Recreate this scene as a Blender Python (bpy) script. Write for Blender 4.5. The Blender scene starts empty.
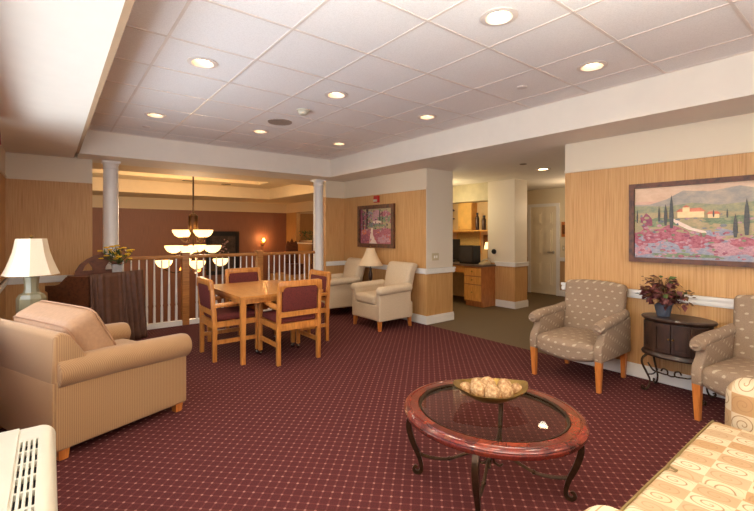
import bpy, bmesh, math, random
from mathutils import Vector, Matrix, noise
PI = math.pi
SC = bpy.context.scene
COL = SC.collection
R = random.Random(7)

# ------------------------------------------------------------------ materials
def lin(c):
    return tuple(((x/255)/12.92 if x/255 <= .04045 else ((x/255+.055)/1.055)**2.4) for x in c) + (1,)

def new_mat(name):
    m = bpy.data.materials.new(name); m.use_nodes = True
    nt = m.node_tree; b = nt.nodes['Principled BSDF']
    return m, nt, b

def N(nt, kind, **kw):
    n = nt.nodes.new(kind)
    for k, v in kw.items(): setattr(n, k, v)
    return n

def math_n(nt, op, a, b=None, c=None):
    n = nt.nodes.new('ShaderNodeMath'); n.operation = op
    for i, v in enumerate((a, b, c)):
        if v is None: continue
        if isinstance(v, (int, float)): n.inputs[i].default_value = v
        else: nt.links.new(v, n.inputs[i])
    return n.outputs[0]

def mixc(nt, f, a, b):
    n = nt.nodes.new('ShaderNodeMix'); n.data_type = 'RGBA'
    for i, v in ((0, f), (6, a), (7, b)):
        if isinstance(v, (int, float)): n.inputs[i].default_value = v
        elif isinstance(v, tuple): n.inputs[i].default_value = v
        else: nt.links.new(v, n.inputs[i])
    return n.outputs[2]

def coords(nt, scale=(1, 1, 1), rot=(0, 0, 0)):
    tc = nt.nodes.new('ShaderNodeTexCoord'); mp = nt.nodes.new('ShaderNodeMapping')
    mp.inputs['Scale'].default_value = scale; mp.inputs['Rotation'].default_value = rot
    nt.links.new(tc.outputs['Object'], mp.inputs['Vector'])
    return mp.outputs[0]

def sep(nt, v):
    s = nt.nodes.new('ShaderNodeSeparateXYZ'); nt.links.new(v, s.inputs[0]); return s.outputs

def noise_n(nt, vec, scale, detail=3, rough=.55):
    n = nt.nodes.new('ShaderNodeTexNoise'); n.inputs['Scale'].default_value = scale
    n.inputs['Detail'].default_value = detail; n.inputs['Roughness'].default_value = rough
    nt.links.new(vec, n.inputs['Vector']); return n.outputs['Fac']

def ramp(nt, f, stops):
    n = nt.nodes.new('ShaderNodeValToRGB'); e = n.color_ramp.elements
    while len(e) < len(stops): e.new(.5)
    for el, (p, c) in zip(e, stops): el.position = p; el.color = c
    nt.links.new(f, n.inputs[0]); return n.outputs[0]

def bump(nt, b, h, strength=.3, dist=.01):
    n = nt.nodes.new('ShaderNodeBump'); n.inputs['Strength'].default_value = strength
    n.inputs['Distance'].default_value = dist
    nt.links.new(h, n.inputs['Height']); nt.links.new(n.outputs[0], b.inputs['Normal'])

def plain(name, c, rough=.6, metal=0, var=.06, scale=6, bmp=0, bscale=200, coat=0):
    m, nt, b = new_mat(name)
    v = coords(nt); f = noise_n(nt, v, scale)
    c0 = lin(c); lo = tuple(x*(1-var*1.6) for x in c0[:3])+(1,); hi = tuple(min(1, x*(1+var*1.6)) for x in c0[:3])+(1,)
    nt.links.new(ramp(nt, f, [(.3, lo), (.7, hi)]), b.inputs['Base Color'])
    b.inputs['Roughness'].default_value = rough; b.inputs['Metallic'].default_value = metal
    if coat: b.inputs['Coat Weight'].default_value = coat; b.inputs['Coat Roughness'].default_value = .08
    if bmp: bump(nt, b, noise_n(nt, v, bscale, 2), bmp, .004)
    return m

def wood(name, c, dark, rough=.35, scale=(3, 30, 30), coat=.3):
    m, nt, b = new_mat(name)
    v = coords(nt, scale); f = noise_n(nt, v, 1.6, 5, .6)
    nt.links.new(ramp(nt, f, [(.28, lin(dark)), (.55, lin(c)), (.8, lin(tuple(min(255, x*1.08) for x in c)))]), b.inputs['Base Color'])
    b.inputs['Roughness'].default_value = rough
    b.inputs['Coat Weight'].default_value = coat; b.inputs['Coat Roughness'].default_value = .15
    return m

def emis(name, c, s):
    m, nt, b = new_mat(name)
    b.inputs['Base Color'].default_value = lin(c); b.inputs['Emission Color'].default_value = lin(c)
    b.inputs['Emission Strength'].default_value = s; return m

def wallpaper(name, ca, cb, cd, paint=None, zsplit=2.12, below=True):
    """vertical reed-like streaks; painted above the border height"""
    m, nt, b = new_mat(name)
    v = coords(nt, (1, 1, .02)); f = noise_n(nt, v, 150, 2, .5)
    v2 = coords(nt, (1, 1, .12)); g = noise_n(nt, v2, 17, 2, .5)
    col = ramp(nt, f, [(.28, lin(cd)), (.46, lin(ca)), (.66, lin(cb))])
    col = mixc(nt, math_n(nt, 'MULTIPLY', g, .08), col, lin(cd))
    rough = .55
    if paint:
        z = sep(nt, coords(nt))[2]
        st = math_n(nt, 'GREATER_THAN', z, zsplit)
        col = mixc(nt, st, col, lin(paint))
    nt.links.new(col, b.inputs['Base Color']); b.inputs['Roughness'].default_value = rough
    return m

M = {}
TAN, TANL, TAND = (198, 148, 90), (207, 160, 103), (178, 126, 70)
PAINT = (222, 205, 178)
M['wall'] = wallpaper('tan_wallpaper', TAN, TANL, TAND, PAINT)
M['pier_wall'] = wallpaper('painted_over_tan', TAN, TANL, TAND, (222, 208, 186), .84)
M['brown_wall'] = wallpaper('brown_wall', (134, 86, 62), (142, 92, 68), (120, 76, 56), (212, 186, 146), 2.11)
M['olive_wall'] = wallpaper('tan_far', (176, 128, 70), (186, 138, 80), (160, 114, 60), (212, 186, 146), 2.11)
M['paint'] = plain('cream_paint', PAINT, .7, var=.015)
M['soffit'] = plain('soffit_paint', (226, 214, 198), .75, var=.012)
M['trimwhite'] = plain('white_trim', (236, 230, 220), .35, var=.02)
M['trimtan'] = plain('tan_corner_bead', (168, 136, 104), .6, var=.03)
M['farcream'] = plain('far_cream', (224, 200, 160), .7, var=.02)
M['white'] = plain('white_plastic', (196, 186, 164), .4, var=.02)
M['door'] = plain('cream_door', (232, 216, 184), .4, var=.02)
M['brass'] = plain('brass', (176, 140, 78), .3, 1, .05)
M['nickel'] = plain('nickel', (190, 184, 172), .28, 1, .05)
M['chrome'] = plain('caster_metal', (150, 146, 140), .25, 1, .05)
M['black'] = plain('black_plastic', (24, 24, 26), .35, var=.1)
M['darkgrille'] = plain('dark_slot', (38, 36, 36), .8, var=.1)
M['iron'] = plain('bronze_iron', (72, 52, 34), .38, .7, .18, 30, .2, 120)
M['oak'] = wood('honey_oak', (206, 134, 62), (176, 102, 40), .35, (25, 25, 4))
M['oak_top'] = wood('honey_oak_top', (208, 140, 68), (186, 114, 50), .28, (25, 3, 25), .6)
M['legoak'] = wood('orange_leg', (198, 118, 52), (168, 92, 36), .35, (30, 30, 4))
M['railoak'] = wood('rail_oak', (184, 122, 62), (150, 94, 44), .4, (3, 30, 30))
M['kitoak'] = wood('kitchen_oak', (228, 168, 86), (204, 140, 62), .4, (20, 20, 4))
M['kitside'] = wood('kitchen_side', (184, 116, 62), (158, 92, 44), .4, (20, 20, 4))
M['walnut'] = wood('dark_walnut', (62, 40, 28), (34, 22, 16), .35, (20, 20, 5), .25)
M['pianowood'] = wood('piano_wood', (102, 58, 36), (66, 34, 22), .38, (4, 20, 20), .12)
M['counter'] = plain('counter', (112, 92, 78), .35, var=.2, scale=80)
M['drape'] = plain('brown_satin', (96, 60, 40), .6, var=.12, scale=14)
M['cream_fab'] = plain('cream_fabric', (208, 184, 152), .9, var=.04, scale=60, bmp=.25, bscale=500)
M['burg_fab'] = plain('burgundy_fabric', (104, 38, 30), .85, var=.25, scale=90, bmp=.25, bscale=400)
M['piping'] = plain('olive_piping', (122, 100, 58), .7, var=.05)
M['sconce_glow'] = emis('sconce_glow', (255, 160, 70), 10)
M['lens'] = emis('lamp_lens', (255, 220, 168), 9)
M['hall_lens'] = emis('hall_lens', (255, 214, 160), 12)
M['bowlglow'] = emis('bowl_glow', (255, 216, 146), 1.7)
M['bulbglow'] = emis('bulb_glow', (255, 140, 60), 3)
M['ceramic'] = plain('celadon', (134, 124, 94), .3, var=.05, coat=.2)
M['lampdark'] = plain('lamp_dark', (72, 50, 38), .3, .5, .1)
M['silver'] = plain('silver_vase', (140, 132, 124), .4, .6, .12, 20)
M['pot'] = plain('slate_pot', (70, 74, 84), .55, var=.12, scale=30)
M['soil'] = plain('soil', (50, 36, 28), .95, var=.3, scale=60)
M['leafred'] = plain('leaf_burgundy', (104, 50, 46), .55, var=.35, scale=25)
M['leafbrown'] = plain('leaf_brown', (118, 84, 48), .6, var=.3, scale=25)
M['leafgreen'] = plain('leaf_green', (74, 92, 44), .5, var=.3, scale=25)
M['yellow'] = plain('yellow_petals', (240, 190, 36), .6, var=.12, scale=40)
M['gold'] = plain('gold_bowl', (150, 120, 62), .38, .8, .2, 14)
M['red'] = plain('alarm_red', (176, 28, 24), .4, var=.05)
M['frame_far'] = plain('far_frame', (92, 62, 44), .5)
M['frame'] = wood('frame_dark', (104, 60, 34), (54, 32, 20), .5, (10, 10, 10), .05)
M['frame_gold'] = plain('frame_gold', (128, 82, 46), .4, .4, .2, 40)
M['valance'] = plain('red_valance', (142, 52, 58), .8, var=.5, scale=22)
M['lower'] = plain('lower_carpet', (84, 44, 48), .9, var=.15, scale=20)
M['hallcarpet'] = plain('olive_carpet', (100, 80, 52), .95, var=.12, scale=90, bmp=.3, bscale=300)
M['vent'] = plain('vent_grey', (120, 96, 66), .6, var=.05)
M['paper'] = plain('paper', (238, 232, 222), .6, var=.02)
M['beigebox'] = plain('beige_equipment', (196, 178, 142), .5, var=.03)

def m_carpet():
    m, nt, b = new_mat('burgundy_carpet')
    s = 1/.0545
    v = coords(nt, (s, s, s), (0, 0, PI/4)); o = sep(nt, v)
    fx = math_n(nt, 'SUBTRACT', math_n(nt, 'FRACT', o[0]), .5); fy = math_n(nt, 'SUBTRACT', math_n(nt, 'FRACT', o[1]), .5)
    ax = math_n(nt, 'ABSOLUTE', fx); ay = math_n(nt, 'ABSOLUTE', fy)
    r = math_n(nt, 'SQRT', math_n(nt, 'ADD', math_n(nt, 'MULTIPLY', fx, fx), math_n(nt, 'MULTIPLY', fy, fy)))
    line = math_n(nt, 'MAXIMUM', math_n(nt, 'LESS_THAN', ax, .09), math_n(nt, 'LESS_THAN', ay, .09))
    dot = math_n(nt, 'LESS_THAN', r, .13)
    f = noise_n(nt, coords(nt), 160, 3)
    base = ramp(nt, f, [(.3, lin((68, 30, 30))), (.7, lin((92, 43, 40)))])
    big = noise_n(nt, coords(nt), 9, 3)
    base = mixc(nt, math_n(nt, 'MULTIPLY', line, .15), base, lin((146, 82, 74)))
    dd = math_n(nt, 'MULTIPLY', dot, math_n(nt, 'MULTIPLY_ADD', big, .9, .02))
    col = mixc(nt, dd, base, lin((186, 138, 122)))
    nt.links.new(col, b.inputs['Base Color']); b.inputs['Roughness'].default_value = .95
    b.inputs['Specular IOR Level'].default_value = .15
    bump(nt, b, noise_n(nt, coords(nt), 420, 2), .35, .004)
    return m
M['carpet'] = m_carpet()

def m_tile():
    m, nt, b = new_mat('ceiling_tile')
    f = noise_n(nt, coords(nt), 130, 4, .7)
    nt.links.new(ramp(nt, f, [(.3, lin((218, 209, 202))), (.6, lin((231, 223, 217)))]), b.inputs['Base Color'])
    b.inputs['Roughness'].default_value = .9; bump(nt, b, f, .5, .004); return m
M['tile'] = m_tile()
M['tbar'] = plain('ceiling_grid', (212, 196, 184), .45, var=.03)

def m_stripe(name, ca, cb, period=.011):
    m, nt, b = new_mat(name)
    o = sep(nt, coords(nt))
    w = math_n(nt, 'SINE', math_n(nt, 'MULTIPLY', math_n(nt, 'ADD', o[0], o[1]), 2*PI/period))
    w = math_n(nt, 'MULTIPLY_ADD', w, .5, .5)
    f = noise_n(nt, coords(nt), 240, 2)
    w2 = math_n(nt, 'MULTIPLY_ADD', f, .35, math_n(nt, 'MULTIPLY', w, .7))
    nt.links.new(ramp(nt, w2, [(.2, lin(ca)), (.75, lin(cb))]), b.inputs['Base Color'])
    b.inputs['Roughness'].default_value = .85; b.inputs['Sheen Weight'].default_value = .15
    bump(nt, b, w, .2, .002); return m
M['stripe'] = m_stripe('tan_striped_fabric', (150, 110, 70), (170, 128, 84), .0125)
M['pillow'] = plain('tan_pillow_fabric', (166, 124, 88), .7, var=.05, scale=40, bmp=.2, bscale=300)

def m_motif():
    """taupe cloth with small pale dashes in staggered rows"""
    m, nt, b = new_mat('taupe_dash_fabric')
    o = sep(nt, coords(nt))
    h = math_n(nt, 'ADD', o[1], math_n(nt, 'MULTIPLY', o[0], .9))     # across the chair
    q = math_n(nt, 'SUBTRACT', math_n(nt, 'MULTIPLY', o[2], 1.0), math_n(nt, 'MULTIPLY', o[0], .7))
    row = math_n(nt, 'MULTIPLY', q, 1/.055); rf = math_n(nt, 'FLOOR', row)
    cu = math_n(nt, 'ADD', math_n(nt, 'MULTIPLY', h, 1/.085), math_n(nt, 'MULTIPLY', rf, .5))
    fx = math_n(nt, 'SUBTRACT', math_n(nt, 'FRACT', cu), .5); fy = math_n(nt, 'SUBTRACT', math_n(nt, 'FRACT', row), .5)
    e = math_n(nt, 'ADD', math_n(nt, 'POWER', math_n(nt, 'ABSOLUTE', math_n(nt, 'DIVIDE', fx, .16)), 2), math_n(nt, 'POWER', math_n(nt, 'ABSOLUTE', math_n(nt, 'DIVIDE', fy, .13)), 2))
    n = noise_n(nt, coords(nt), 120, 2)
    e = math_n(nt, 'ADD', e, math_n(nt, 'MULTIPLY_ADD', n, 1.6, -.8))
    d = math_n(nt, 'LESS_THAN', e, 1)
    f = noise_n(nt, coords(nt), 260, 3)
    base = ramp(nt, f, [(.3, lin((132, 108, 86))), (.7, lin((156, 130, 104)))])
    nt.links.new(mixc(nt, math_n(nt, 'MULTIPLY', d, .55), base, lin((206, 188, 160))), b.inputs['Base Color'])
    b.inputs['Roughness'].default_value = .85; bump(nt, b, f, .25, .003); return m
M['motif'] = m_motif()

def m_swirl(name, ia, ib, cell=.075, cb=.13, blk=2):
    """strips of pale cells with thin spirals between plain tan cells"""
    m, nt, b = new_mat(name)
    o = sep(nt, coords(nt)); A, B = o[ia], o[ib]
    u = math_n(nt, 'MULTIPLY_ADD', A, 1/cell, 40.5); v = math_n(nt, 'MULTIPLY_ADD', B, 1/cb, 40.75)
    fu, fv = math_n(nt, 'FLOOR', u), math_n(nt, 'FLOOR', math_n(nt, 'DIVIDE', v, blk))
    x = math_n(nt, 'SUBTRACT', math_n(nt, 'FRACT', u), .5); y = math_n(nt, 'SUBTRACT', math_n(nt, 'FRACT', v), .5)
    r = math_n(nt, 'SQRT', math_n(nt, 'ADD', math_n(nt, 'MULTIPLY', x, x), math_n(nt, 'MULTIPLY', y, y)))
    a = math_n(nt, 'DIVIDE', math_n(nt, 'ARCTAN2', y, x), 2*PI)
    sp = math_n(nt, 'FRACT', math_n(nt, 'ADD', math_n(nt, 'MULTIPLY', r, 4.4), a))
    ln = math_n(nt, 'MULTIPLY', math_n(nt, 'LESS_THAN', sp, .2), math_n(nt, 'LESS_THAN', r, .5))
    h = math_n(nt, 'FRACT', math_n(nt, 'MULTIPLY', math_n(nt, 'SINE', math_n(nt, 'ADD', math_n(nt, 'MULTIPLY', fu, 12.99), math_n(nt, 'MULTIPLY', fv, 78.23))), 43.7))
    par = math_n(nt, 'MODULO', math_n(nt, 'ADD', fu, fv), 2)
    base = ramp(nt, math_n(nt, 'ADD', math_n(nt, 'MULTIPLY', par, .55), math_n(nt, 'MULTIPLY', h, .4)),
                [(.0, lin((204, 186, 156))), (.38, lin((196, 172, 136))), (.55, lin((180, 150, 114))), (.95, lin((170, 130, 86)))])
    lnf = math_n(nt, 'MULTIPLY', ln, math_n(nt, 'MULTIPLY_ADD', par, -.4, .85))
    col = mixc(nt, lnf, base, lin((140, 106, 68)))
    nt.links.new(col, b.inputs['Base Color']); b.inputs['Roughness'].default_value = .75
    bump(nt, b, noise_n(nt, coords(nt), 300, 2), .2, .002); return m
M['swirl_top'] = m_swirl('swirl_fabric_top', 0, 1, .085, .13, 1)
M['swirl_x'] = m_swirl('swirl_fabric_side', 1, 2, .10, .10, 1)
M['swirl_front'] = m_swirl('swirl_fabric_front', 0, 2, .10, .10, 1)

def m_marble():
    m, nt, b = new_mat('red_marbled_stone')
    v = coords(nt); f = noise_n(nt, v, 9, 6, .75); g = noise_n(nt, v, 23, 4, .7)
    col = ramp(nt, f, [(.32, lin((40, 20, 16))), (.44, lin((98, 34, 26))), (.53, lin((142, 54, 34))), (.61, lin((112, 34, 34))), (.74, lin((170, 100, 60)))])
    vein = ramp(nt, g, [(.47, (0, 0, 0, 1)), (.5, (1, 1, 1, 1)), (.53, (0, 0, 0, 1))])
    col = mixc(nt, math_n(nt, 'MULTIPLY', vein, .6), col, lin((60, 30, 22)))
    vo = N(nt, 'ShaderNodeTexVoronoi'); vo.inputs['Scale'].default_value = 11; nt.links.new(coords(nt), vo.inputs['Vector'])
    pv = sep(nt, vo.outputs['Color'])[0]
    pc = ramp(nt, pv, [(.2, lin((56, 24, 20))), (.45, lin((100, 34, 26))), (.7, lin((128, 56, 32))), (.95, lin((84, 28, 28)))])
    col = mixc(nt, .5, col, pc)
    nt.links.new(col, b.inputs['Base Color']); b.inputs['Roughness'].default_value = .18
    b.inputs['Coat Weight'].default_value = .4; b.inputs['Coat Roughness'].default_value = .08; return m
M['marble'] = m_marble()

def m_glass(name, tint, alpha, rough=.03):
    m, nt, b = new_mat(name)
    nt.nodes.remove(b); out = nt.nodes['Material Output']
    t = N(nt, 'ShaderNodeBsdfTransparent'); t.inputs[0].default_value = tint
    g = N(nt, 'ShaderNodeBsdfGlossy'); g.inputs['Roughness'].default_value = rough
    fr = N(nt, 'ShaderNodeFresnel'); fr.inputs[0].default_value = 1.5
    geo = N(nt, 'ShaderNodeNewGeometry')
    f = math_n(nt, 'MULTIPLY', math_n(nt, 'ADD', fr.outputs[0], alpha), math_n(nt, 'SUBTRACT', 1, geo.outputs['Backfacing']))
    mx = N(nt, 'ShaderNodeMixShader'); nt.links.new(f, mx.inputs[0]); nt.links.new(t.outputs[0], mx.inputs[1]); nt.links.new(g.outputs[0], mx.inputs[2])
    nt.links.new(mx.outputs[0], out.inputs[0]); return m
M['tableglass'] = m_glass('smoky_glass', (.95, .94, .90, 1), .0, .02)
M['winglass'] = m_glass('window_glass', (.95, .97, 1, 1), 0)

def m_shade(name, c, s):
    m, nt, b = new_mat(name)
    v = coords(nt, (1, 1, 1)); f = noise_n(nt, v, 150, 2)
    nt.links.new(ramp(nt, f, [(.3, lin(tuple(x*.97 for x in c))), (.7, lin(c))]), b.inputs['Base Color'])
    b.inputs['Roughness'].default_value = .85; b.inputs['Subsurface Weight'].default_value = 0
    if s: b.inputs['Emission Color'].default_value = lin(c); b.inputs['Emission Strength'].default_value = s
    return m
M['shade'] = m_shade('cream_shade', (226, 204, 172), .0)
M['shade_nook'] = m_shade('tan_shade', (226, 196, 156), .0)

def m_ball():
    m, nt, b = new_mat('woven_ball')
    f = noise_n(nt, coords(nt), 38, 5, .75)
    nt.links.new(ramp(nt, f, [(.32, lin((120, 80, 44))), (.5, lin((180, 138, 92))), (.7, lin((222, 192, 144)))]), b.inputs['Base Color'])
    b.inputs['Roughness'].default_value = .8; bump(nt, b, f, .8, .01); return m
M['ball'] = m_ball()

def m_paintbit(name, a, b_, sc=18):
    m, nt, b = new_mat(name)
    f = noise_n(nt, coords(nt, (1, 1, 1.8)), sc, 5, .75)
    nt.links.new(ramp(nt, f, [(.36, lin(a)), (.64, lin(b_))]), b.inputs['Base Color'])
    b.inputs['Roughness'].default_value = .5; return m
P = dict(
    sky=m_paintbit('art_sky', (206, 166, 134), (222, 188, 156), 5), sky2=m_paintbit('art_sky_low', (206, 154, 132), (218, 176, 150), 6),
    hillf=m_paintbit('art_far_hill', (146, 140, 130), (182, 162, 140), 10), hilln=m_paintbit('art_near_hill', (126, 134, 108), (176, 162, 118), 16),
    field=m_paintbit('art_field', (158, 148, 104), (192, 162, 122), 24), green=m_paintbit('art_green', (98, 116, 88), (150, 156, 110), 30),
    pink=m_paintbit('art_pink', (150, 62, 78), (196, 120, 126), 34), pink2=m_paintbit('art_pink_pale', (166, 108, 124), (208, 162, 158), 40),
    blue=m_paintbit('art_blue', (128, 134, 150), (172, 164, 168), 34), cyp=m_paintbit('art_cypress', (60, 62, 62), (92, 86, 76), 30),
    house=m_paintbit('art_house', (238, 196, 140), (246, 216, 160), 12), roof=m_paintbit('art_roof', (196, 98, 70), (220, 130, 96), 12),
    path=m_paintbit('art_path', (226, 196, 176), (242, 222, 200), 20), plum=m_paintbit('art_plum', (128, 62, 86), (168, 92, 100), 26),
    teal=m_paintbit('art_grey', (92, 104, 112), (146, 140, 134), 22), dark=m_paintbit('art_dark', (40, 30, 30), (84, 54, 44), 20))

# ------------------------------------------------------------------ mesh builder
class MB:
    def __init__(s): s.bm = bmesh.new(); s.mi = 0
    def _done(s, new):
        for f in new: f.material_index = s.mi
    def raw(s, vs, fs, mat=None):
        mt = mat or Matrix()
        bv = [s.bm.verts.new(mt @ Vector(v)) for v in vs]; out = []
        for f in fs:
            try: out.append(s.bm.faces.new([bv[i] for i in f]))
            except ValueError: pass
        s._done(out); return out
    def box(s, a, b, bev=0, mat=None, seg=2):
        (x0, y0, z0), (x1, y1, z1) = [min(p, q) for p, q in zip(a, b)], [max(p, q) for p, q in zip(a, b)]
        vs = [(x0, y0, z0), (x1, y0, z0), (x1, y1, z0), (x0, y1, z0), (x0, y0, z1), (x1, y0, z1), (x1, y1, z1), (x0, y1, z1)]
        fs = [(0, 3, 2, 1), (4, 5, 6, 7), (0, 1, 5, 4), (1, 2, 6, 5), (2, 3, 7, 6), (3, 0, 4, 7)]
        nf = s.raw(vs, fs, mat)
        if bev: s.bevel(nf, bev, seg)
        return s
    def bevel(s, faces, w, seg=2, ang=.5):
        ed = set()
        for f in faces:
            for e in f.edges:
                if len(e.link_faces) == 2 and e.calc_face_angle(0) > ang: ed.add(e)
        r = bmesh.ops.bevel(s.bm, geom=list(ed), offset=w, segments=seg, profile=.5, affect='EDGES', clamp_overlap=True)
        for f in r['faces']: f.material_index = s.mi
    def taper(s, c0, s0, c1, s1, bev=0, mat=None):
        """square leg from centre c0 (half sizes s0) to c1 (s1)"""
        vs = []
        for c, h in ((c0, s0), (c1, s1)):
            hx, hy = (h, h) if not isinstance(h, tuple) else h
            vs += [(c[0]-hx, c[1]-hy, c[2]), (c[0]+hx, c[1]-hy, c[2]), (c[0]+hx, c[1]+hy, c[2]), (c[0]-hx, c[1]+hy, c[2])]
        nf = s.raw(vs, [(0, 3, 2, 1), (4, 5, 6, 7), (0, 1, 5, 4), (1, 2, 6, 5), (2, 3, 7, 6), (3, 0, 4, 7)], mat)
        if bev: s.bevel(nf, bev)
        return s
    def prism(s, poly, axis, a, b, bev=0, mat=None, seg=2):
        """poly in the two other axes in order (x,y,z minus axis)"""
        def P3(p, t):
            return {'x': (t, p[0], p[1]), 'y': (p[0], t, p[1]), 'z': (p[0], p[1], t)}[axis]
        n = len(poly); vs = [P3(p, a) for p in poly]+[P3(p, b) for p in poly]
        fs = [tuple(range(n)), tuple(range(2*n-1, n-1, -1))]+[(i, i+n, (i+1) % n+n, (i+1) % n) for i in range(n)]
        nf = s.raw(vs, fs, mat)
        bmesh.ops.recalc_face_normals(s.bm, faces=nf)
        if bev: s.bevel(nf, bev, seg)
        return s
    def lathe(s, prof, c=(0, 0, 0), seg=32, sx=1, sy=1, mat=None, cap=True, a0=0):
        vs = []; fs = []; n = len(prof)
        for r, z in prof:
            for k in range(seg):
                t = a0+2*PI*k/seg; vs.append((c[0]+r*sx*math.cos(t), c[1]+r*sy*math.sin(t), c[2]+z))
        for i in range(n-1):
            for k in range(seg):
                j = (k+1) % seg; fs.append((i*seg+k, i*seg+j, (i+1)*seg+j, (i+1)*seg+k))
        if cap:
            fs.append(tuple(reversed(range(seg)))); fs.append(tuple((n-1)*seg+k for k in range(seg)))
        s.raw(vs, fs, mat); return s
    def tube(s, pts, r, seg=8, smooth=0, square=False, mat=None, a0=None):
        pts = [Vector(p) for p in pts]; rs = r if isinstance(r, (list, tuple)) else [r]*len(pts)
        if smooth:
            q = []; qr = []
            for i in range(len(pts)-1):
                p0, p1, p2, p3 = pts[max(i-1, 0)], pts[i], pts[i+1], pts[min(i+2, len(pts)-1)]
                for k in range(smooth):
                    t = k/smooth
                    q.append(.5*((2*p1)+(p2-p0)*t+(2*p0-5*p1+4*p2-p3)*t*t+(-p0+3*p1-3*p2+p3)*t**3)); qr.append(rs[i]*(1-t)+rs[i+1]*t)
            q.append(pts[-1]); qr.append(rs[-1]); pts, rs = q, qr
        if square: seg = 4
        up = Vector((0, 0, 1)); vs = []; prev = None
        for i, p in enumerate(pts):
            t = (pts[min(i+1, len(pts)-1)]-pts[max(i-1, 0)]).normalized()
            if prev is None:
                u = t.cross(up) if abs(t.z) < .95 else t.cross(Vector((1, 0, 0)))
            else: u = prev-t*prev.dot(t)
            u.normalize(); prev = u; w = t.cross(u)
            for k in range(seg):
                a = 2*PI*k/seg+(PI/4 if square else 0)
                vs.append(p+(u*math.cos(a)+w*math.sin(a))*rs[i])
        n = len(pts); fs = [(i*seg+k, i*seg+(k+1) % seg, (i+1)*seg+(k+1) % seg, (i+1)*seg+k) for i in range(n-1) for k in range(seg)]
        fs += [tuple(reversed(range(seg))), tuple((n-1)*seg+k for k in range(seg))]
        s.raw(vs, fs, mat); return s
    def ball(s, c, r, sub=2, sc=(1, 1, 1), mat=None, bumpy=0):
        b2 = bmesh.new(); bmesh.ops.create_icosphere(b2, subdivisions=sub, radius=1)
        vs = []
        for v in b2.verts:
            k = 1+bumpy*noise.noise(v.co*2.3+Vector(c)*9)
            vs.append((c[0]+v.co.x*r*sc[0]*k, c[1]+v.co.y*r*sc[1]*k, c[2]+v.co.z*r*sc[2]*k))
        fs = [[v.index for v in f.verts] for f in b2.faces]; b2.free(); s.raw(vs, fs, mat); return s
    def soft(s, size, rad, c=(0, 0, 0), puff=(0, 0, 0), mat=None, n=6, seg=4, warp=None):
        """upholstery block: rounded box whose faces may bulge"""
        hs = [x/2 for x in size]; rad = min(rad, min(hs)*.999); ts = []
        for h in hs:
            e = [h-rad+rad*math.tan(PI/4*k/seg) for k in range(seg+1)]
            inn = [-(h-rad)+2*(h-rad)*k/n for k in range(1, n)]
            ts.append([-x for x in reversed(e)]+inn+e)
        idx = {}; vs = []; fs = []
        def vid(p):
            k = tuple(round(x, 6) for x in p)
            if k not in idx: idx[k] = len(vs); vs.append(p)
            return idx[k]
        for ax in range(3):
            o1, o2 = [(1, 2), (2, 0), (0, 1)][ax]
            for sg in (-1, 1):
                for i in range(len(ts[o1])-1):
                    for j in range(len(ts[o2])-1):
                        q = []
                        for (di, dj) in ((0, 0), (1, 0), (1, 1), (0, 1)):
                            p = [0, 0, 0]; p[ax] = sg*hs[ax]; p[o1] = ts[o1][i+di]; p[o2] = ts[o2][j+dj]; q.append(vid(tuple(p)))
                        fs.append(q if sg > 0 else q[::-1])
        out = []
        for p in vs:
            inn = [max(-(h-rad), min(h-rad, x)) for x, h in zip(p, hs)]
            d = Vector([a-b for a, b in zip(p, inn)])
            if d.length > 1e-7: d = d.normalized()*rad
            q = [a+b for a, b in zip(inn, d)]; w = [a/h for a, h in zip(q, hs)]
            for ax in range(3):
                o1, o2 = [(1, 2), (2, 0), (0, 1)][ax]
                q[ax] += puff[ax]*w[ax]*(1-min(1, w[o1]**2))*(1-min(1, w[o2]**2))
            q = Vector(q)
            if warp: q = Vector(warp(q))
            out.append(q+Vector(c))
        s.raw(out, fs, mat); return s
    def build(s, name, mat, parent=None, smooth=40, loc=None, rz=0, recalc=True):
        if recalc: bmesh.ops.recalc_face_normals(s.bm, faces=s.bm.faces)
        me = bpy.data.meshes.new(name); s.bm.to_mesh(me); s.bm.free()
        for m in (mat if isinstance(mat, (list, tuple)) else [mat]): me.materials.append(m)
        if smooth:
            for p in me.polygons: p.use_smooth = True
            me.set_sharp_from_angle(angle=math.radians(smooth))
        o = bpy.data.objects.new(name, me); COL.objects.link(o)
        if parent: o.parent = parent
        if loc: o.location = loc
        if rz: o.rotation_euler.z = rz
        return o

def tag(o, label=None, cat=None, group=None, kind=None):
    if label: o['label'] = label
    if cat: o['category'] = cat
    if group: o['group'] = group
    if kind: o['kind'] = kind
    return o
def thing(name, label, cat, loc=(0, 0, 0), rz=0, group=None):
    o = bpy.data.objects.new(name, None); COL.objects.link(o); o.empty_display_size = .1
    o.location = loc; o.rotation_euler = (0, 0, rz); return tag(o, label, cat, group)
def copy_tree(o, parent=None):
    c = o.copy(); COL.objects.link(c); c.parent = parent
    for ch in list(o.children): copy_tree(ch, c)
    return c
def dup(o, loc, rz, label, group=None):
    c = copy_tree(o); c.location = loc; c.rotation_euler = (0, 0, rz); c['label'] = label
    if group: c['group'] = group
    return c
def struct(name, m, mat, **k): return tag(m.build(name, mat, **k), kind='structure')
def T(x, y, z, rx=0, ry=0, rz=0): return Matrix.Translation((x, y, z)) @ Matrix.Rotation(rz, 4, 'Z') @ Matrix.Rotation(ry, 4, 'Y') @ Matrix.Rotation(rx, 4, 'X')

# ------------------------------------------------------------------ camera
CAMZ = 1.447
cam = bpy.data.cameras.new('camera'); co = bpy.data.objects.new('camera', cam); COL.objects.link(co)
cam.sensor_width = 36; cam.lens = 414.9/754*36; cam.shift_y = -(255.5-231.8)/754; cam.clip_start = .05
co.location = (0, 0, CAMZ); co.rotation_euler = (PI/2, 0, -math.radians(38.21)); SC.camera = co

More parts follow.
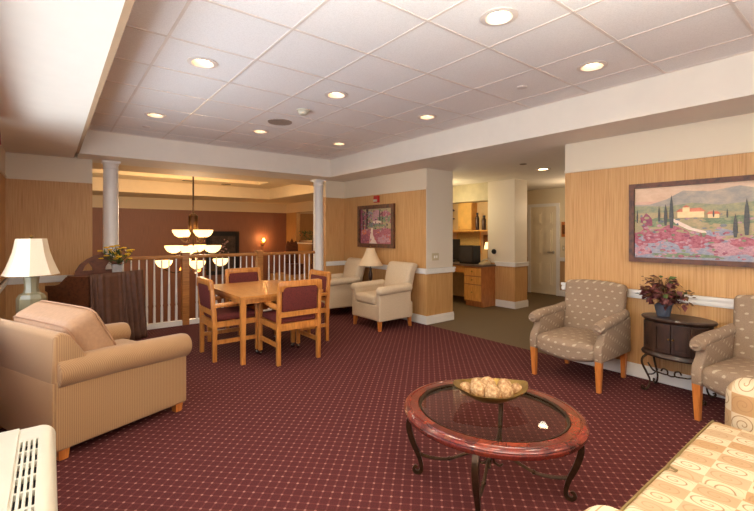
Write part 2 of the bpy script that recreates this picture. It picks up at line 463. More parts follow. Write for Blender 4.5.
# ------------------------------------------------------------------ room shell
XL, XR, YB, YN = -.44, 4.61, 6.92, -2.6
H1, H2 = 2.44, 2.757
TX0, TX1, TY0, TY1 = .28, 3.995, -1.83, 6.45

struct('floor', MB().box((XL-.15, YN-.15, -.12), (XR, 6.98, 0)), M['carpet'])
struct('floor_hall', MB().box((XR, 1.6, -.12), (9.2, 7.2, 0)), M['hallcarpet'])
struct('floor_lower', MB().box((-3.2, 6.98, -3.0), (9.6, 14, -2.9)), M['lower'])
struct('wall_balcony', MB().box((-3.2, 6.98, -2.9), (9.2, 7.06, -.12)), M['paint'])

# left wall with a long window above the heater
W0, W1, WZ0, WZ1 = .2, 4.75, .86, 2.26
w = MB()
w.box((XL-.15, YN, 0), (XL, W0, 2.9)); w.box((XL-.15, W1, 0), (XL, YB+.14, 2.9))
w.box((XL-.15, W0, 0), (XL, W1, WZ0)); w.box((XL-.15, W0, WZ1), (XL, W1, 2.9))
struct('wall_left', w, M['wall'], smooth=0)
w = MB()
for k in range(4):
    y = W0+(W1-W0)*k/3; w.box((XL-.1, y-.03, WZ0), (XL-.04, y+.03, WZ1), .004)
for z in (WZ0+.02, (WZ0+WZ1)/2, WZ1-.02): w.box((XL-.1, W0, z-.025), (XL-.04, W1, z+.025), .004)
fr = struct('window_1', w, M['trimwhite'])
MB().box((XL-.075, W0, WZ0), (XL-.07, W1, WZ1)).build('pane', M['winglass'], fr)
MB().box((XL, W0-.06, WZ0-.035), (XL+.07, W1+.12, WZ0-.005), .006).box((XL, W0-.04, WZ0-.1), (XL+.02, W1+.1, WZ0-.04), .004).build('window_sill', M['trimwhite'], fr)
# wall behind the viewer with an unseen window added for fill light
w = MB(); w.box((XL-.15, YN-.15, 0), (-.1, YN, 2.9)); w.box((3.8, YN-.15, 0), (XR+.15, YN, 2.9)); w.box((-.1, YN-.15, 0), (3.8, YN, .7)); w.box((-.1, YN-.15, 2.2), (3.8, YN, 2.9))
struct('wall_front', w, M['wall'], smooth=0)
w = MB()
for x in (-.07, 1.2, 2.5, 3.77): w.box((x-.03, YN-.1, .7), (x+.03, YN-.04, 2.2), .004)
for z in (.72, 2.18): w.box((-.1, YN-.1, z-.025), (3.8, YN-.04, z+.025), .004)
fr = struct('fill_window', w, M['trimwhite']); MB().box((-.1, YN-.075, .7), (3.8, YN-.07, 2.2)).build('pane', M['winglass'], fr)

YE, YO = 2.39, 4.605     # the opening to the hall
struct('wall_right', MB().box((XR, YN, 0), (XR+.2, YE, 2.9)), M['wall'], smooth=0)
struct('wall_nook', MB().box((XR, YO+.012, 0), (5.215, 7.12, 2.9)), M['wall'], smooth=0)
struct('wall_nook_end', MB().box((XR, YO, 0), (5.215, YO+.011, 2.44)), M['pier_wall'], smooth=0)
struct('wall_back_left', MB().box((XL, YB, 0), (.455, YB+.2, 2.9)), M['wall'], smooth=0)
struct('wall_back_right', MB().box((4.19, YB, 0), (XR, YB+.2, 2.9)), M['wall'], smooth=0)

# dropped soffits around the raised tile ceiling
w = MB()
w.box((XL, YN, H1), (TX0-.035, YB, 2.95)); w.box((TX0-.035, YN, H1), (TX0, TY1, 2.95))
w.box((TX1, YN, H1), (XR, YB, 2.95)); w.box((TX0, TY1, H1), (TX1, YB, 2.95)); w.box((TX0, YN, H1), (TX1, TY0, 2.95))
w.box((.455, YB, H1), (4.19, YB+.28, 2.95)); w.box((XL, YB+.2, H1), (.455, YB+.28, 2.95)); w.box((4.19, YB+.2, H1), (XR, YB+.28, 2.95))
struct('ceiling_soffit', w, M['soffit'], smooth=0)
struct('trim_1', MB().box((TX0-.028, TY0, H1-.006), (TX0+.004, TY1, H1+.012), .002), M['trimtan'])
struct('ceiling_hall', MB().box((XR, 1.6, H1), (9.2, 7.12, 2.95)), M['soffit'], smooth=0)

gx = [TX0, .62, 1.23, 1.84, 2.45, 3.06, 3.67, TX1]
gy = [TY0]+[round(-1.22+.61*k, 3) for k in range(13)]+[TY1]
lights = [(x, y) for y in (5.185, 3.355, 1.525, -.305) for x in (.925, 2.145, 3.365)]
w = MB(); RH = .085
for i in range(len(gx)-1):
    for j in range(len(gy)-1):
        x0, x1, y0, y1 = gx[i], gx[i+1], gy[j], gy[j+1]
        L = [l for l in lights if x0 < l[0] < x1 and y0 < l[1] < y1]
        if not L: w.raw([(x0, y0, H2), (x1, y0, H2), (x1, y1, H2), (x0, y1, H2)], [(0, 3, 2, 1)]); continue
        cx, cy = L[0]; vs = []; n = 32
        for k in range(n):
            a = 2*PI*k/n; ca, sa = math.cos(a), math.sin(a); t = min(((x1-cx) if ca > 0 else (cx-x0))/max(abs(ca), 1e-6), ((y1-cy) if sa > 0 else (cy-y0))/max(abs(sa), 1e-6))
            vs.append((cx+ca*t, cy+sa*t, H2))
        for k in range(n): a = 2*PI*k/n; vs.append((cx+RH*math.cos(a), cy+RH*math.sin(a), H2))
        for k in range(n): a = 2*PI*k/n; vs.append((cx+RH*math.cos(a), cy+RH*math.sin(a), H2+.06))
        fs = [(k, k+n, (k+1) % n+n, (k+1) % n) for k in range(n)]+[(k+n, k+2*n, (k+1) % n+2*n, (k+1) % n+n) for k in range(n)]
        w.raw(vs, fs)
struct('ceiling', w, M['tile'], smooth=0, recalc=False)
struct('ceiling_slab', MB().box((TX0-.1, TY0-.1, 2.87), (TX1+.1, TY1+.1, 2.95)), M['paint'])
w = MB()
for x in gx: 
    a, b = (x-.009, x+.009) if x not in (TX0, TX1) else ((x, x+.02) if x == TX0 else (x-.02, x))
    w.box((a, TY0, H2-.004), (b, TY1, H2+.006))
for y in gy:
    a, b = (y-.009, y+.009) if y not in (TY0, TY1) else ((y, y+.02) if y == TY0 else (y-.02, y))
    w.box((TX0, a, H2-.0045), (TX1, b, H2+.006))
struct('trim_2', w, M['tbar'], smooth=0)

# crown strip, chair rail, baseboards
def crown(m, a, b, nrm, z=2.12):
    """moulding run from a to b (xy) standing out along nrm"""
    for z0, z1, d in ((z-.008, z+.022, .010), (z-.004, z+.010, .016)):
        m.box((min(a[0], b[0], a[0]+nrm[0]*d), min(a[1], b[1], a[1]+nrm[1]*d), z0), (max(a[0], b[0], a[0]+nrm[0]*d), max(a[1], b[1], a[1]+nrm[1]*d), z1), .003)
def chair_rail(m, a, b, nrm):
    for z0, z1, d in ((.785, .87, .014), (.80, .822, .026), (.845, .87, .034)):
        m.box((min(a[0], b[0], a[0]+nrm[0]*d), min(a[1], b[1], a[1]+nrm[1]*d), z0), (max(a[0], b[0], a[0]+nrm[0]*d), max(a[1], b[1], a[1]+nrm[1]*d), z1), .003)
def baseb(m, a, b, nrm):
    for z0, z1, d in ((0, .105, .016), (.1, .13, .010)):
        m.box((min(a[0], b[0], a[0]+nrm[0]*d), min(a[1], b[1], a[1]+nrm[1]*d), z0), (max(a[0], b[0], a[0]+nrm[0]*d), max(a[1], b[1], a[1]+nrm[1]*d), z1), .003)
runs = [((XR, YN), (XR, YE), (-1, 0), 'right'), ((XR, YO), (XR, YB), (-1, 0), 'nook'), ((4.19, YB), (XR, YB), (0, -1), 'back_right'), ((XL, YB), (.455, YB), (0, -1), 'back_left'), ((XL, 4.95), (XL, YB), (1, 0), 'left')]
m1, m2 = MB(), MB()
for a, b, n, nm in runs:
    crown(m1, a, b, n)
    chair_rail(m2, a, (b[0], b[1]+.03) if nm == 'right' else b, n)
    mb = MB(); baseb(mb, a, b, n); struct('baseboard_'+nm, mb, M['trimwhite'])
chair_rail(m2, (XR-.03, YO), (5.25, YO), (0, -1))
struct('trim_3', m1, M['paint']); struct('trim_4', m2, M['trimwhite'])
mb = MB(); baseb(mb, (XR-.016, YO), (5.23, YO), (0, -1)); struct('baseboard_nook_end', mb, M['trimwhite'])

# ------------------------------------------------------------------ hall and office corner
HX = 9.05
struct('wall_hall_far', MB().box((HX, 1.6, 0), (HX+.15, 7.2, 2.5)), wallpaper('hall_wall', (186, 146, 98), (196, 156, 108), (170, 128, 82), (222, 204, 168), .84), smooth=0)
struct('wall_hall_near', MB().box((XR+.2, 1.45, 0), (9.2, 1.6, 2.5)), M['paint'], smooth=0)
struct('wall_hall_back', MB().box((5.215, 7.0, 0), (9.2, 7.12, 2.5)), M['paint'], smooth=0)
struct('wall_pier', MB().box((6.85, 4.52, 0), (7.262, 5.13, 2.44)), M['pier_wall'], smooth=0)
struct('wall_office', MB().box((7.25, 5.131, 0), (7.38, 7.0, 2.44)), plain('office_wall', (214, 178, 128), .7), smooth=0)
struct('trim_6', MB().box((6.87, 5.13, 2.08), (7.25, 7.0, 2.44)), plain('office_header', (200, 186, 152), .7), smooth=0)
m = MB(); chair_rail(m, (6.85, 4.5), (6.85, 4.95), (-1, 0)); chair_rail(m, (6.83, 4.52), (7.285, 4.52), (0, -1)); chair_rail(m, (HX, 1.7), (HX, 4.88), (-1, 0)); chair_rail(m, (HX, 5.64), (HX, 7), (-1, 0)); struct('trim_5', m, M['trimwhite'])
m = MB(); baseb(m, (6.85, 4.5), (6.85, 4.94), (-1, 0)); baseb(m, (6.83, 4.52), (7.28, 4.52), (0, -1)); struct('baseboard_pier', m, M['trimwhite'])
m = MB(); baseb(m, (HX, 1.7), (HX, 4.84), (-1, 0)); baseb(m, (HX, 5.66), (HX, 7), (-1, 0)); struct('baseboard_hall', m, M['trimwhite'])
# six-panel door
DY0, DY1 = 4.885, 5.52
m = MB(); m.box((HX-.02, DY0, .01), (HX, DY1, 2.03)); 
d = struct('door_1', m, M['door'])
m = MB(); m.box((HX-.03, DY0-.075, 0), (HX, DY0, 2.1), .005); m.box((HX-.03, DY1, 0), (HX, DY1+.075, 2.1), .005); m.box((HX-.03, DY0, 2.03), (HX, DY1, 2.1), .005); m.build('door_frame', M['trimwhite'], d)
m = MB(); wdt = DY1-DY0
for z0, z1 in ((.2, .75), (.92, 1.52), (1.62, 1.9)):
    for y0, y1 in ((DY0+.09, DY0+wdt/2-.035), (DY0+wdt/2+.035, DY1-.09)):
        m.box((HX-.03, y0, z0), (HX-.018, y1, z1), .008); m.box((HX-.048, y0+.035, z0+.035), (HX-.02, y1-.035, z1-.035), .02)
m.build('door_panels', M['door'], d)
m = MB(); m.lathe([(.001, -.001), (.03, 0), (.03, .008), (.01, .012), (.01, .04)], mat=T(HX-.02, DY0+.07, .98, 0, -PI/2)); m.box((HX-.07, DY0+.06, .97), (HX-.055, DY0+.19, .99), .005); m.build('door_handle', M['nickel'], d)

def sw_plate(name, label, cat, loc, rz, toggles=1):
    t = thing(name, label, cat, loc, rz)
    MB().box((-.035*toggles-.005, -.008, -.058), (.035*toggles+.005, 0, .058), .003).build('cover_plate', M['beigebox'], t)
    for k in range(toggles):
        x = (k-(toggles-1)/2)*.05; MB().box((x-.01, -.016, -.02), (x+.01, -.006, .02), .002).build('toggle', M['paper'], t)
    return t
sw_plate('light_switch', 'white double light switch plate on the cream wall end by the armchairs', 'light switch', (4.80, YO-.0005, 1.05), 0, 2)
sw_plate('wall_outlet', 'small pale outlet plate on the hall wall just right of the cream door', 'outlet', (HX-.0005, 4.72, 1.08), -PI/2)
t = thing('wall_sign', 'small brown sign plate on the hall wall right of the cream door', 'sign', (HX, 4.68, 1.5))
MB().box((-.012, -.09, -.17), (0, .09, .17), .003).build('plate', M['legoak'], t); MB().box((-.015, -.07, -.1), (-.011, .07, .1), .002).build('inset', M['frame_gold'], t)

# desk run by the pier
t = thing('desk_cabinet', 'honey oak drawer cabinet with three drawers beside the cream pier', 'cabinet', (6.41, 4.95, 0))
MB().box((.02, .004, .09), (.435, .43, .77), .003).build('body', M['kitside'], t); MB().box((.06, .01, 0), (.43, .42, .09)).build('plinth', M['kitside'], t)
for z0, z1 in ((.60, .745), (.44, .58), (.12, .42)):
    dr = MB().box((0, .02, z0), (.022, .41, z1), .004).build('drawer', M['kitoak'], t)
    MB().lathe([(.001, 0), (.008, .002), (.007, .012), (.016, .02), (.014, .028), (.001, .03)], mat=T(0, .215, (z0+z1)/2+.01, 0, -PI/2), seg=12).build('knob', M['brass'], dr)
t = thing('desk_worktop', 'dark laminate desk worktop over the oak drawers and knee space', 'countertop', (6.4, 4.93, .775))
MB().box((0, 0, 0), (.445, 2.03, .035), .005).box((.445, .202, 0), (.845, 2.03, .035), .005).build('surface', M['counter'], t); 
MB().box((.05, .46, -.14), (.07, 2.03, 0), .003).build('apron', M['kitoak'], t); MB().box((.1, 1.9, -.77), (.44, 2.03, -.005)).build('end_panel', M['kitside'], t)
t = thing('computer_monitor', 'black monitor seen nearly side on, on the desk by the pier', 'monitor', (6.62, 5.36, .812))
MB().box((-.12, -.14, 0), (.14, .2, .03), .005).build('base', M['black'], t); MB().box((-.13, -.15, .03), (.1, .22, .36), .01).build('case', M['black'], t)
MB().box((-.133, -.13, .05), (-.129, .19, .34)).build('screen', plain('screen_grey', (60, 60, 62), .15), t)
t = thing('flat_screen', 'dark flat screen standing at the left end of the office desk', 'screen', (6.75, 6.0, .812))
MB().box((-.02, -.1, .0), (.16, .12, .03), .004).build('base', M['black'], t); MB().box((0, -.2, .04), (.05, .26, .48), .008).build('panel', M['black'], t)
t = thing('desk_phone', 'small beige telephone lying on the desk beside the pier', 'telephone', (6.62, 5.0, .812))
MB().prism([(-.1, 0), (.1, 0), (.1, .06), (-.1, .03)], 'y', -.04, .1, .004).build('base', M['beigebox'], t)
MB().tube([(-.09, .03, .06), (-.07, .03, .075), (.06, .03, .105), (.09, .03, .09)], .016, smooth=4).build('handset', M['beigebox'], t)
t = thing('wall_dial', 'round black dial on the cream pier above the desk', 'dial', (6.85, 4.98, 1.06))
MB().lathe([(.001, 0), (.05, 0), (.05, .02), (.04, .03), (.001, .03)], mat=T(0, 0, 0, 0, -PI/2)).build('face', M['black'], t)
t = thing('upper_cabinet', 'pale maple wall cabinet hung above the office desk', 'cabinet', (7.1, 5.71, 1.49))
MB().box((-.02, 0, 0), (.148, .38, .585), .003).build('body', M['kitoak'], t)
dr = MB().box((-.04, .01, .01), (-.02, .37, .575), .004).build('door', plain('maple', (226, 176, 98), .4), t)
MB().ball((-.05, .33, .06), .012, 1).build('knob', M['brass'], dr)
t = thing('wall_shelf', 'long pale shelf under the office wall cabinet', 'shelf', (6.93, 5.14, 1.455))
MB().box((0, 0, 0), (.318, 1.8, .03), .003).build('board', M['kitoak'], t); MB().box((.1, .5, -.03), (.12, 1.75, 0)).build('cleat', M['kitoak'], t)
t = thing('bulletin_board', 'yellow tan pin board below the office shelf', 'board', (7.25, 5.62, 1.0))
MB().box((-.02, 0, 0), (0, .62, .44)).build('cork', plain('cork', (206, 166, 96), .9, var=.1, scale=40), t)
m = MB(); m.box((-.03, -.02, -.02), (0, 0, .455), .003); m.box((-.03, .62, -.02), (0, .64, .455), .003); m.box((-.03, 0, -.02), (0, .62, 0), .003); m.build('frame', M['kitoak'], t)
items = [(5.24, 'dark jar at the right end of the office shelf', .05, .2), (5.40, 'short dark canister second from the right on the office shelf', .045, .3), (5.57, 'tall dark bottle on the office shelf beside the wall cabinet', .04, .36)]
for y, lb, r, h in items:
    t = thing('shelf_jar', lb, 'jar', (7.08, y, 1.486), group='jars on the office shelf')
    MB().lathe([(.001, 0), (r, 0), (r, h*.7), (r*.5, h*.85), (r*.5, h*.92)], seg=16).build('body', M['lampdark'], t); MB().lathe([(.001, h*.9), (r*.6, h*.9), (r*.6, h), (.001, h)], seg=16).build('lid', M['black'], t)
t = thing('dried_arrangement', 'dark dried flower arrangement at the left end of the office shelf', 'arrangement', (7.08, 6.42, 1.486))
MB().lathe([(.001, 0), (.05, 0), (.08, .1), (.05, .16), (.04, .16)], seg=16).build('vase', M['lampdark'], t)
m = MB()
for k in range(60):
    a = R.uniform(0, 2*PI); r = R.uniform(.02, .15); m.ball((r*math.cos(a)*.8, r*math.sin(a)*1.3, R.uniform(.16, .5)), R.uniform(.02, .04), 1, (1, 1, .5))
tag(m.build('blooms', plain('dried_plum', (88, 62, 58), .8, var=.4), t), kind='stuff')
t = thing('task_lamp', 'small lit desk lamp glowing at the edge of the pier', 'lamp', (7.08, 5.3, .812))
MB().lathe([(.001, 0), (.06, 0), (.06, .015), (.012, .03), (.012, .3)], seg=16).build('stand', M['brass'], t)
MB().lathe([(.05, .42), (.08, .28)], seg=20, cap=False).build('lamp_shade', emis('task_shade', (255, 214, 140), 1.6), t)
t = thing('picture_frame', 'tiny dark framed picture on the office wall below the shelf', 'picture', (7.25, 5.46, 1.08))
MB().box((-.02, -.07, 0), (0, .07, .3), .003).build('frame', M['frame'], t); MB().box((-.023, -.05, .03), (-.018, .05, .27)).build('picture', M['frame_gold'], t)

# ------------------------------------------------------------------ columns and railing
def column(x, label):
    t = thing('column', label, 'column', (x, YB+.03, 0), group='round white columns at the railing')
    MB().box((-.13, -.13, 0), (.13, .13, .05), .004).lathe([(.12, .05), (.125, .07), (.12, .09), (.1, .1), (.097, .13)], seg=40, cap=False).build('base', M['trimwhite'], t)
    MB().lathe([(.098, .1), (.098, 1.0), (.092, 2.33)], seg=40, cap=False).build('shaft', M['trimwhite'], t)
    MB().lathe([(.091, 2.33), (.098, 2.335), (.098, 2.345), (.092, 2.35), (.092, 2.38), (.098, 2.39), (.105, 2.41)], seg=40, cap=False).box((-.108, -.108, 2.41), (.108, .108, 2.44), .004).build('capital', M['trimwhite'], t)
    return t
column(.672, 'round white column at the left end of the railing behind the piano')
column(4.04, 'round white column at the right end of the railing by the armchairs')
RY = YB+.03
t = thing('railing', 'oak and white balcony railing between the two round columns', 'railing', (0, RY, 0))
MB().prism([(-.035, 1.035), (.035, 1.035), (.04, 1.06), (.025, 1.085), (-.025, 1.085), (-.04, 1.06)], 'x', .76, 3.95, .003).build('handrail', M['railoak'], t)
MB().box((.76, -.045, 0), (3.95, .02, .075), .004).build('bottom_rail', M['trimwhite'], t)
newels = [1.655, 2.86]
for x in newels:
    MB().box((x-.05, -.05, 0), (x+.05, .05, 1.1), .004).box((x-.06, -.06, 1.1), (x+.06, .06, 1.125), .006).build('newel_post', M['railoak'], t)
m0 = MB(); m0.box((-.016, -.016, .07), (.016, .016, .30), .002); m0.lathe([(.015, .30), (.019, .31), (.013, .33), (.019, .36), (.017, .5), (.011, .9), (.010, 1.04)], seg=10)
b0 = None; k = 0; x = .82
while x < 3.93:
    if all(abs(x-n) > .075 for n in newels):
        if b0 is None: b0 = m0.build('baluster', M['trimwhite'], t, loc=(x, -.012, 0))
        else: c = b0.copy(); COL.objects.link(c); c.parent = t; c.location = (x, -.012, 0)
    x += .1005

# ------------------------------------------------------------------ dining hall beyond the railing
FY = 13.6
struct('wall_far', MB().box((-3.2, FY, -2.9), (6.6, FY+.15, 3.2)), M['brown_wall'], smooth=0)
struct('wall_far_left', MB().box((-3.35, 7.1, -2.9), (-3.2, FY+.15, 3.2)), M['brown_wall'], smooth=0)
m = MB(); m.box((6.6, 12.85, -2.9), (6.75, FY+.15, 3.2)); m.box((6.6, 7.12, -2.9), (6.75, 12.85, 1.05)); m.box((6.6, 7.12, 2.11), (6.75, 12.85, 3.2)); struct('wall_far_right', m, M['olive_wall'], smooth=0)
struct('wall_far_alcove', MB().box((8.4, 7.12, -.1), (8.55, FY+.15, 3.2)).box((6.75, FY, -.1), (8.4, FY+.15, 3.2)), M['olive_wall'], smooth=0)
struct('floor_alcove', MB().box((6.75, 7.12, -.12), (8.4, FY, 0)), M['hallcarpet'])
struct('trim_7', MB().box((6.58, 7.2, 1.05), (6.80, 12.85, 1.085), .005), M['trimwhite'])
RX0, RX1, RY0, RY1 = -.4, 4.55, 8.0, 11.06
m = MB(); HF = H2
m.box((-3.2, 7.2, H1), (8.55, 7.9, 3.3)); m.box((-3.2, 12.0, H1), (8.55, FY, 3.3)); m.box((5.26, 7.9, H1), (8.55, 12.0, 3.3)); m.box((-3.2, 7.9, H1), (-1.2, 12, 3.3))
m.box((-1.2, 7.9, HF), (5.26, RY0, 3.3)); m.box((-1.2, RY1, HF), (5.26, 12, 3.3)); m.box((RX1, RY0, HF), (5.26, RY1, 3.3)); m.box((-1.2, RY0, HF), (RX0, RY1, 3.3)); m.box((RX0, RY0, 3.1), (RX1, RY1, 3.3))
struct('ceiling_far', m, M['farcream'], smooth=0)
def vent(loc, label):
    t = thing('ceiling_vent', label, 'vent', loc, group='vents in the dining hall ceiling')
    MB().box((-.12, -.05, -.008), (.12, .05, 0), .002).build('frame', M['vent'], t)
    m = MB(); 
    for k in range(4): m.box((-.11, -.042+k*.024, -.014), (.11, -.032+k*.024, -.006))
    m.build('slats', M['darkgrille'], t)
vent((2.75, 11.3, HF), 'dark slotted ceiling vent left of the chandelier rod'); vent((3.8, 11.55, HF), 'dark slotted ceiling vent right of the chandelier rod')

# chandelier
CX, CY = 2.49, 9.75
t = thing('chandelier', 'large bronze three tier chandelier with glowing glass bowls over the dining hall', 'chandelier', (CX, CY, 0))
MB().lathe([(.001, 3.1), (.08, 3.1), (.07, 3.06), (.018, 3.04), (.018, 1.9), (.018, .7)], seg=12).build('rod', M['iron'], t)
MB().lathe([(.001, .62), (.04, .68), (.03, .75), (.05, .8), (.03, .9)], seg=16).build('finial', M['iron'], t)
MB().lathe([(.06, 1.42), (.08, 1.46), (.1, 1.52), (.1, 1.8), (.06, 1.84), (.02, 1.86)], seg=16).build('centre_column', M['iron'], t)
def tier(n, rad, zt, r, h, ph):
    for k in range(n):
        a = ph+2*PI*k/n; c = (rad*math.cos(a), rad*math.sin(a), zt)
        ar = MB().tube([(0.02*math.cos(a), .02*math.sin(a), zt-.02), (rad*.5*math.cos(a), rad*.5*math.sin(a), zt-h-.1), (rad*.85*math.cos(a), rad*.85*math.sin(a), zt-h-.07), (c[0], c[1], zt-h-.01)], .012, smooth=5, seg=6)
        ar.lathe([(.001, -h-.02), (.05, -h-.015), (.03, -h), (.001, -h)], c=c, seg=12); ar.build('arm', M['iron'], t)
        MB().lathe([(r, 0), (r*.93, -h*.35), (r*.68, -h*.75), (r*.3, -h), (.001, -h)], c=c, seg=24, cap=False).build('glass_bowl', M['bowlglow'], t)
A0 = math.radians(38)
A0 = math.radians(27)
tier(4, .30, 1.49, .165, .16, -A0+PI/4); tier(4, .40, 1.14, .19, .16, -A0); tier(4, .58, .83, .17, .16, -A0+math.radians(20))
MB().ball((-.2, .1, .62), .06, 2).ball((.1, -.05, .6), .05, 2).build('lower_bulbs', M['bulbglow'], t)

# wall sconce and pictures in the dining hall
t = thing('wall_sconce', 'lit amber wall sconce on the brown dining hall wall', 'sconce', (5.7, FY, 1.1))
MB().lathe([(.001, 0), (.06, 0), (.05, .02), (.001, .03)], mat=T(0, 0, -.05, PI/2)).tube([(0, 0, -.05), (0, -.1, -.1), (0, -.12, -.02)], .012, smooth=4).build('bracket', M['brass'], t)
MB().lathe([(.025, 0), (.05, .05), (.04, .10), (.03, .13)], c=(0, -.12, 0), seg=16, cap=False).build('glass_shade', M['sconce_glow'], t)
t = thing('framed_picture', 'dark framed floral picture on the brown wall behind the chandelier', 'picture', (4.36, FY, .1))
MB().box((-.48, -.05, 0), (.48, -.012, 1.32), .01).build('backing', plain('far_canvas', (66, 52, 44), .8, var=.4, scale=9), t)
m = MB(); m.box((-.52, -.07, -.02), (-.40, -.0, 1.36), .01); m.box((.40, -.07, -.02), (.52, -.0, 1.36), .01); m.box((-.42, -.07, 1.22), (.42, 0, 1.36), .01); m.box((-.42, -.07, -.02), (.42, 0, .1), .01); m.build('frame', M['black'], t)
m = MB()
for k in range(26):
    a = R.uniform(0, 2*PI); r = R.uniform(0, .26); m.ball((r*math.cos(a), -.055, .85+r*math.sin(a)), R.uniform(.02, .04), 1, (1, .3, 1))
tag(m.build('flowers', m_paintbit('far_flowers', (120, 84, 76), (186, 150, 140), 30), t), kind='stuff')
t = thing('ledge_plant', 'dark green leafy plant on the white ledge left of the right column', 'plant', (6.68, 12.15, 1.086))
m = MB(); m.box((-.1, -.45, 0), (.08, .45, .08), .01); m.build('planter', M['lampdark'], t)
m = MB()
for k in range(120):
    c = (R.uniform(-.12, .12), R.uniform(-.5, .5), R.uniform(.08, .38)); a = R.uniform(0, 6.3)
    m.raw([(0, -.02, 0), (.07, 0, .02), (0, .02, 0), (-.03, 0, .01)], [(0, 1, 2, 3)], T(*c, R.uniform(-.8, .8), R.uniform(-.9, .5), a))
m.build('foliage', M['leafgreen'], t, smooth=0)
for k, (x, y, lb) in enumerate([(5.7, 11.2, 'tall dark carved chair back seen over the railing, left one'), (6.25, 10.6, 'tall dark carved chair back seen over the railing, right one')]):
    t = thing('display_chair', lb, 'chair', (x, y, .2))
    MB().box((-.22, -.22, 0), (.22, .22, .3), .02).build('seat', M['pianowood'], t)
    MB().prism([(-.2, .3), (.2, .3), (.2, .85), (.14, .98), (.06, .93), (0, 1.05), (-.06, .93), (-.14, .98), (-.2, .85)], 'y', .16, .2, .01).build('backrest', M['pianowood'], t)
tag(MB().box((5.2, 10.2, -2.9), (6.55, 11.8, .2), .02).build('display_platform', M['olive_wall']), 'tan platform under the carved chairs beyond the railing', 'platform')

# ------------------------------------------------------------------ ceiling fittings
def downlight(x, y, z, label, lens, on=18, surf=False):
    t = thing('recessed_light', label, 'ceiling light', (x, y, z), group='recessed ceiling lights')
    MB().lathe([(RH+.001, .0), (RH+.025, -.001), (RH+.026, -.006), (RH-.004, -.010), (RH-.012, 0), (RH-.024, .03)], seg=36, cap=False).build('trim_ring', M['tbar'], t)
    MB().lathe([(RH-.012, -.003), (.001, -.004)] if surf else [(RH-.024, .028), (.001, .026)], seg=36, cap=False).build('lens', lens, t)
    l = bpy.data.lights.new('downlight', 'SPOT'); l.energy = on; l.color = (1, .87, .67); l.spot_size = 2.5; l.spot_blend = .8; l.shadow_soft_size = .06
    o = bpy.data.objects.new('downlight', l); COL.objects.link(o); o.location = (x, y, z-.02)
rown = {5.185: 'far', 3.355: 'middle', 1.525: 'near', -.305: 'added unseen hindmost'}; coln = {.925: 'left', 2.145: 'centre', 3.365: 'right'}  # last row is added out of view for extra light
for x, y in lights:
    downlight(x, y, H2, 'lit recessed round ceiling light, %s row, %s column of the tile ceiling' % (rown[y], coln[x]), M['lens'], 18 if y > 0 else 9)
t0 = MB()
downlight(6.12, 3.53, H1, 'lit round light in the hall ceiling beyond the opening', M['hall_lens'], 14, True)
t = thing('smoke_detector', 'white round smoke detector on a ceiling tile beside the speaker', 'smoke detector', (2.14, 4.0, H2))
MB().lathe([(.001, 0), (.07, 0), (.07, -.012), (.055, -.02), (.05, -.04), (.035, -.052), (.001, -.052)], seg=28).build('housing', M['white'], t)
t = thing('ceiling_speaker', 'flat round grey speaker grille in the tile ceiling', 'speaker', (2.15, 4.6, H2))
MB().lathe([(.001, -.004), (.125, -.005), (.14, -.008), (.142, 0), (.001, 0)], seg=40).build('grille', plain('speaker_grille', (150, 130, 116), .7, var=.25, scale=300), t)
for x, y, lb in ((3.355, 2.14, 'flat round sprinkler cap at the right of the tile ceiling near the soffit'), (.94, 5.84, 'flat round sprinkler cap at the far left tile'), (3.37, 5.8, 'flat round sprinkler cap at the far right tile')):
    t = thing('sprinkler_cap', lb, 'sprinkler', (x, y, H2), group='sprinkler caps in the ceiling')
    MB().lathe([(.001, 0), (.045, 0), (.045, -.006), (.03, -.01), (.001, -.012)], seg=24).build('cap', M['tbar'], t)
t = thing('sprinkler_cap', 'dark round sprinkler cap in the smooth hall ceiling beside the light', 'sprinkler', (5.44, 3.45, H1), group='sprinkler caps in the ceiling')
MB().lathe([(.001, 0), (.05, 0), (.05, -.006), (.03, -.01), (.001, -.012)], seg=24).build('cap', M['vent'], t)
t = thing('fire_alarm', 'small red fire alarm strobe above the nook painting', 'fire alarm', (XR, 5.84, 2.03))
MB().box((-.045, -.06, -.06), (0, .06, .06), .008).build('body', M['red'], t); MB().box((-.065, -.045, -.045), (-.04, .045, -.005), .006).build('strobe', M['white'], t)

# ------------------------------------------------------------------ pictures on the right wall
def art(name, label, loc, W, H, mats, shapes, fw, group=None):
    """loc = wall point of the lower left corner; u runs towards -y; flat canvas with painted areas"""
    t = thing(name, label, 'painting', loc)
    m = MB()
    m.mi = 0
    m.raw([(-.02, 0, 0), (-.02, -W, 0), (-.02, -W, H), (-.02, 0, H)], [(0, 1, 2, 3)])
    for k, (mi, poly) in enumerate(shapes):
        m.mi = mi; m.raw([(-.0203-.00004*k, -u*W, v*H) for u, v in poly], [tuple(range(len(poly)))])
    m.build('canvas', mats, t, smooth=0, recalc=False)
    for nm, o, i, d, mt in (('frame', fw, fw*.28, .045, M['frame']), ('inner_moulding', fw*.45, -.004, .034, M['frame_gold'])):
        m = MB()
        m.box((-d, o, -o), (-.001, -i*0, H+o), .004); m.box((-d, -W, -o), (-.001, -W-o, H+o), .004); m.box((-d, .001, -o), (-.001, -W, 0), .004); m.box((-d, .001, H), (-.001, -W, H+o), .004)
        m.build(nm, mt, t)
    MB().box((-.015, 0, 0), (-.002, -W, H)).build('backing', M['frame'], t)
    return t
def cypress(u, v, w, h): return [(u-w*.3, v), (u+w*.3, v), (u+w*.5, v+h*.35), (u+w*.3, v+h*.75), (u, v+h), (u-w*.3, v+h*.75), (u-w*.5, v+h*.35)]
def hill(pts, base=0): return [(0, base)]+[(0, pts[0][1])]+pts+[(1, pts[-1][1]), (1, base)]
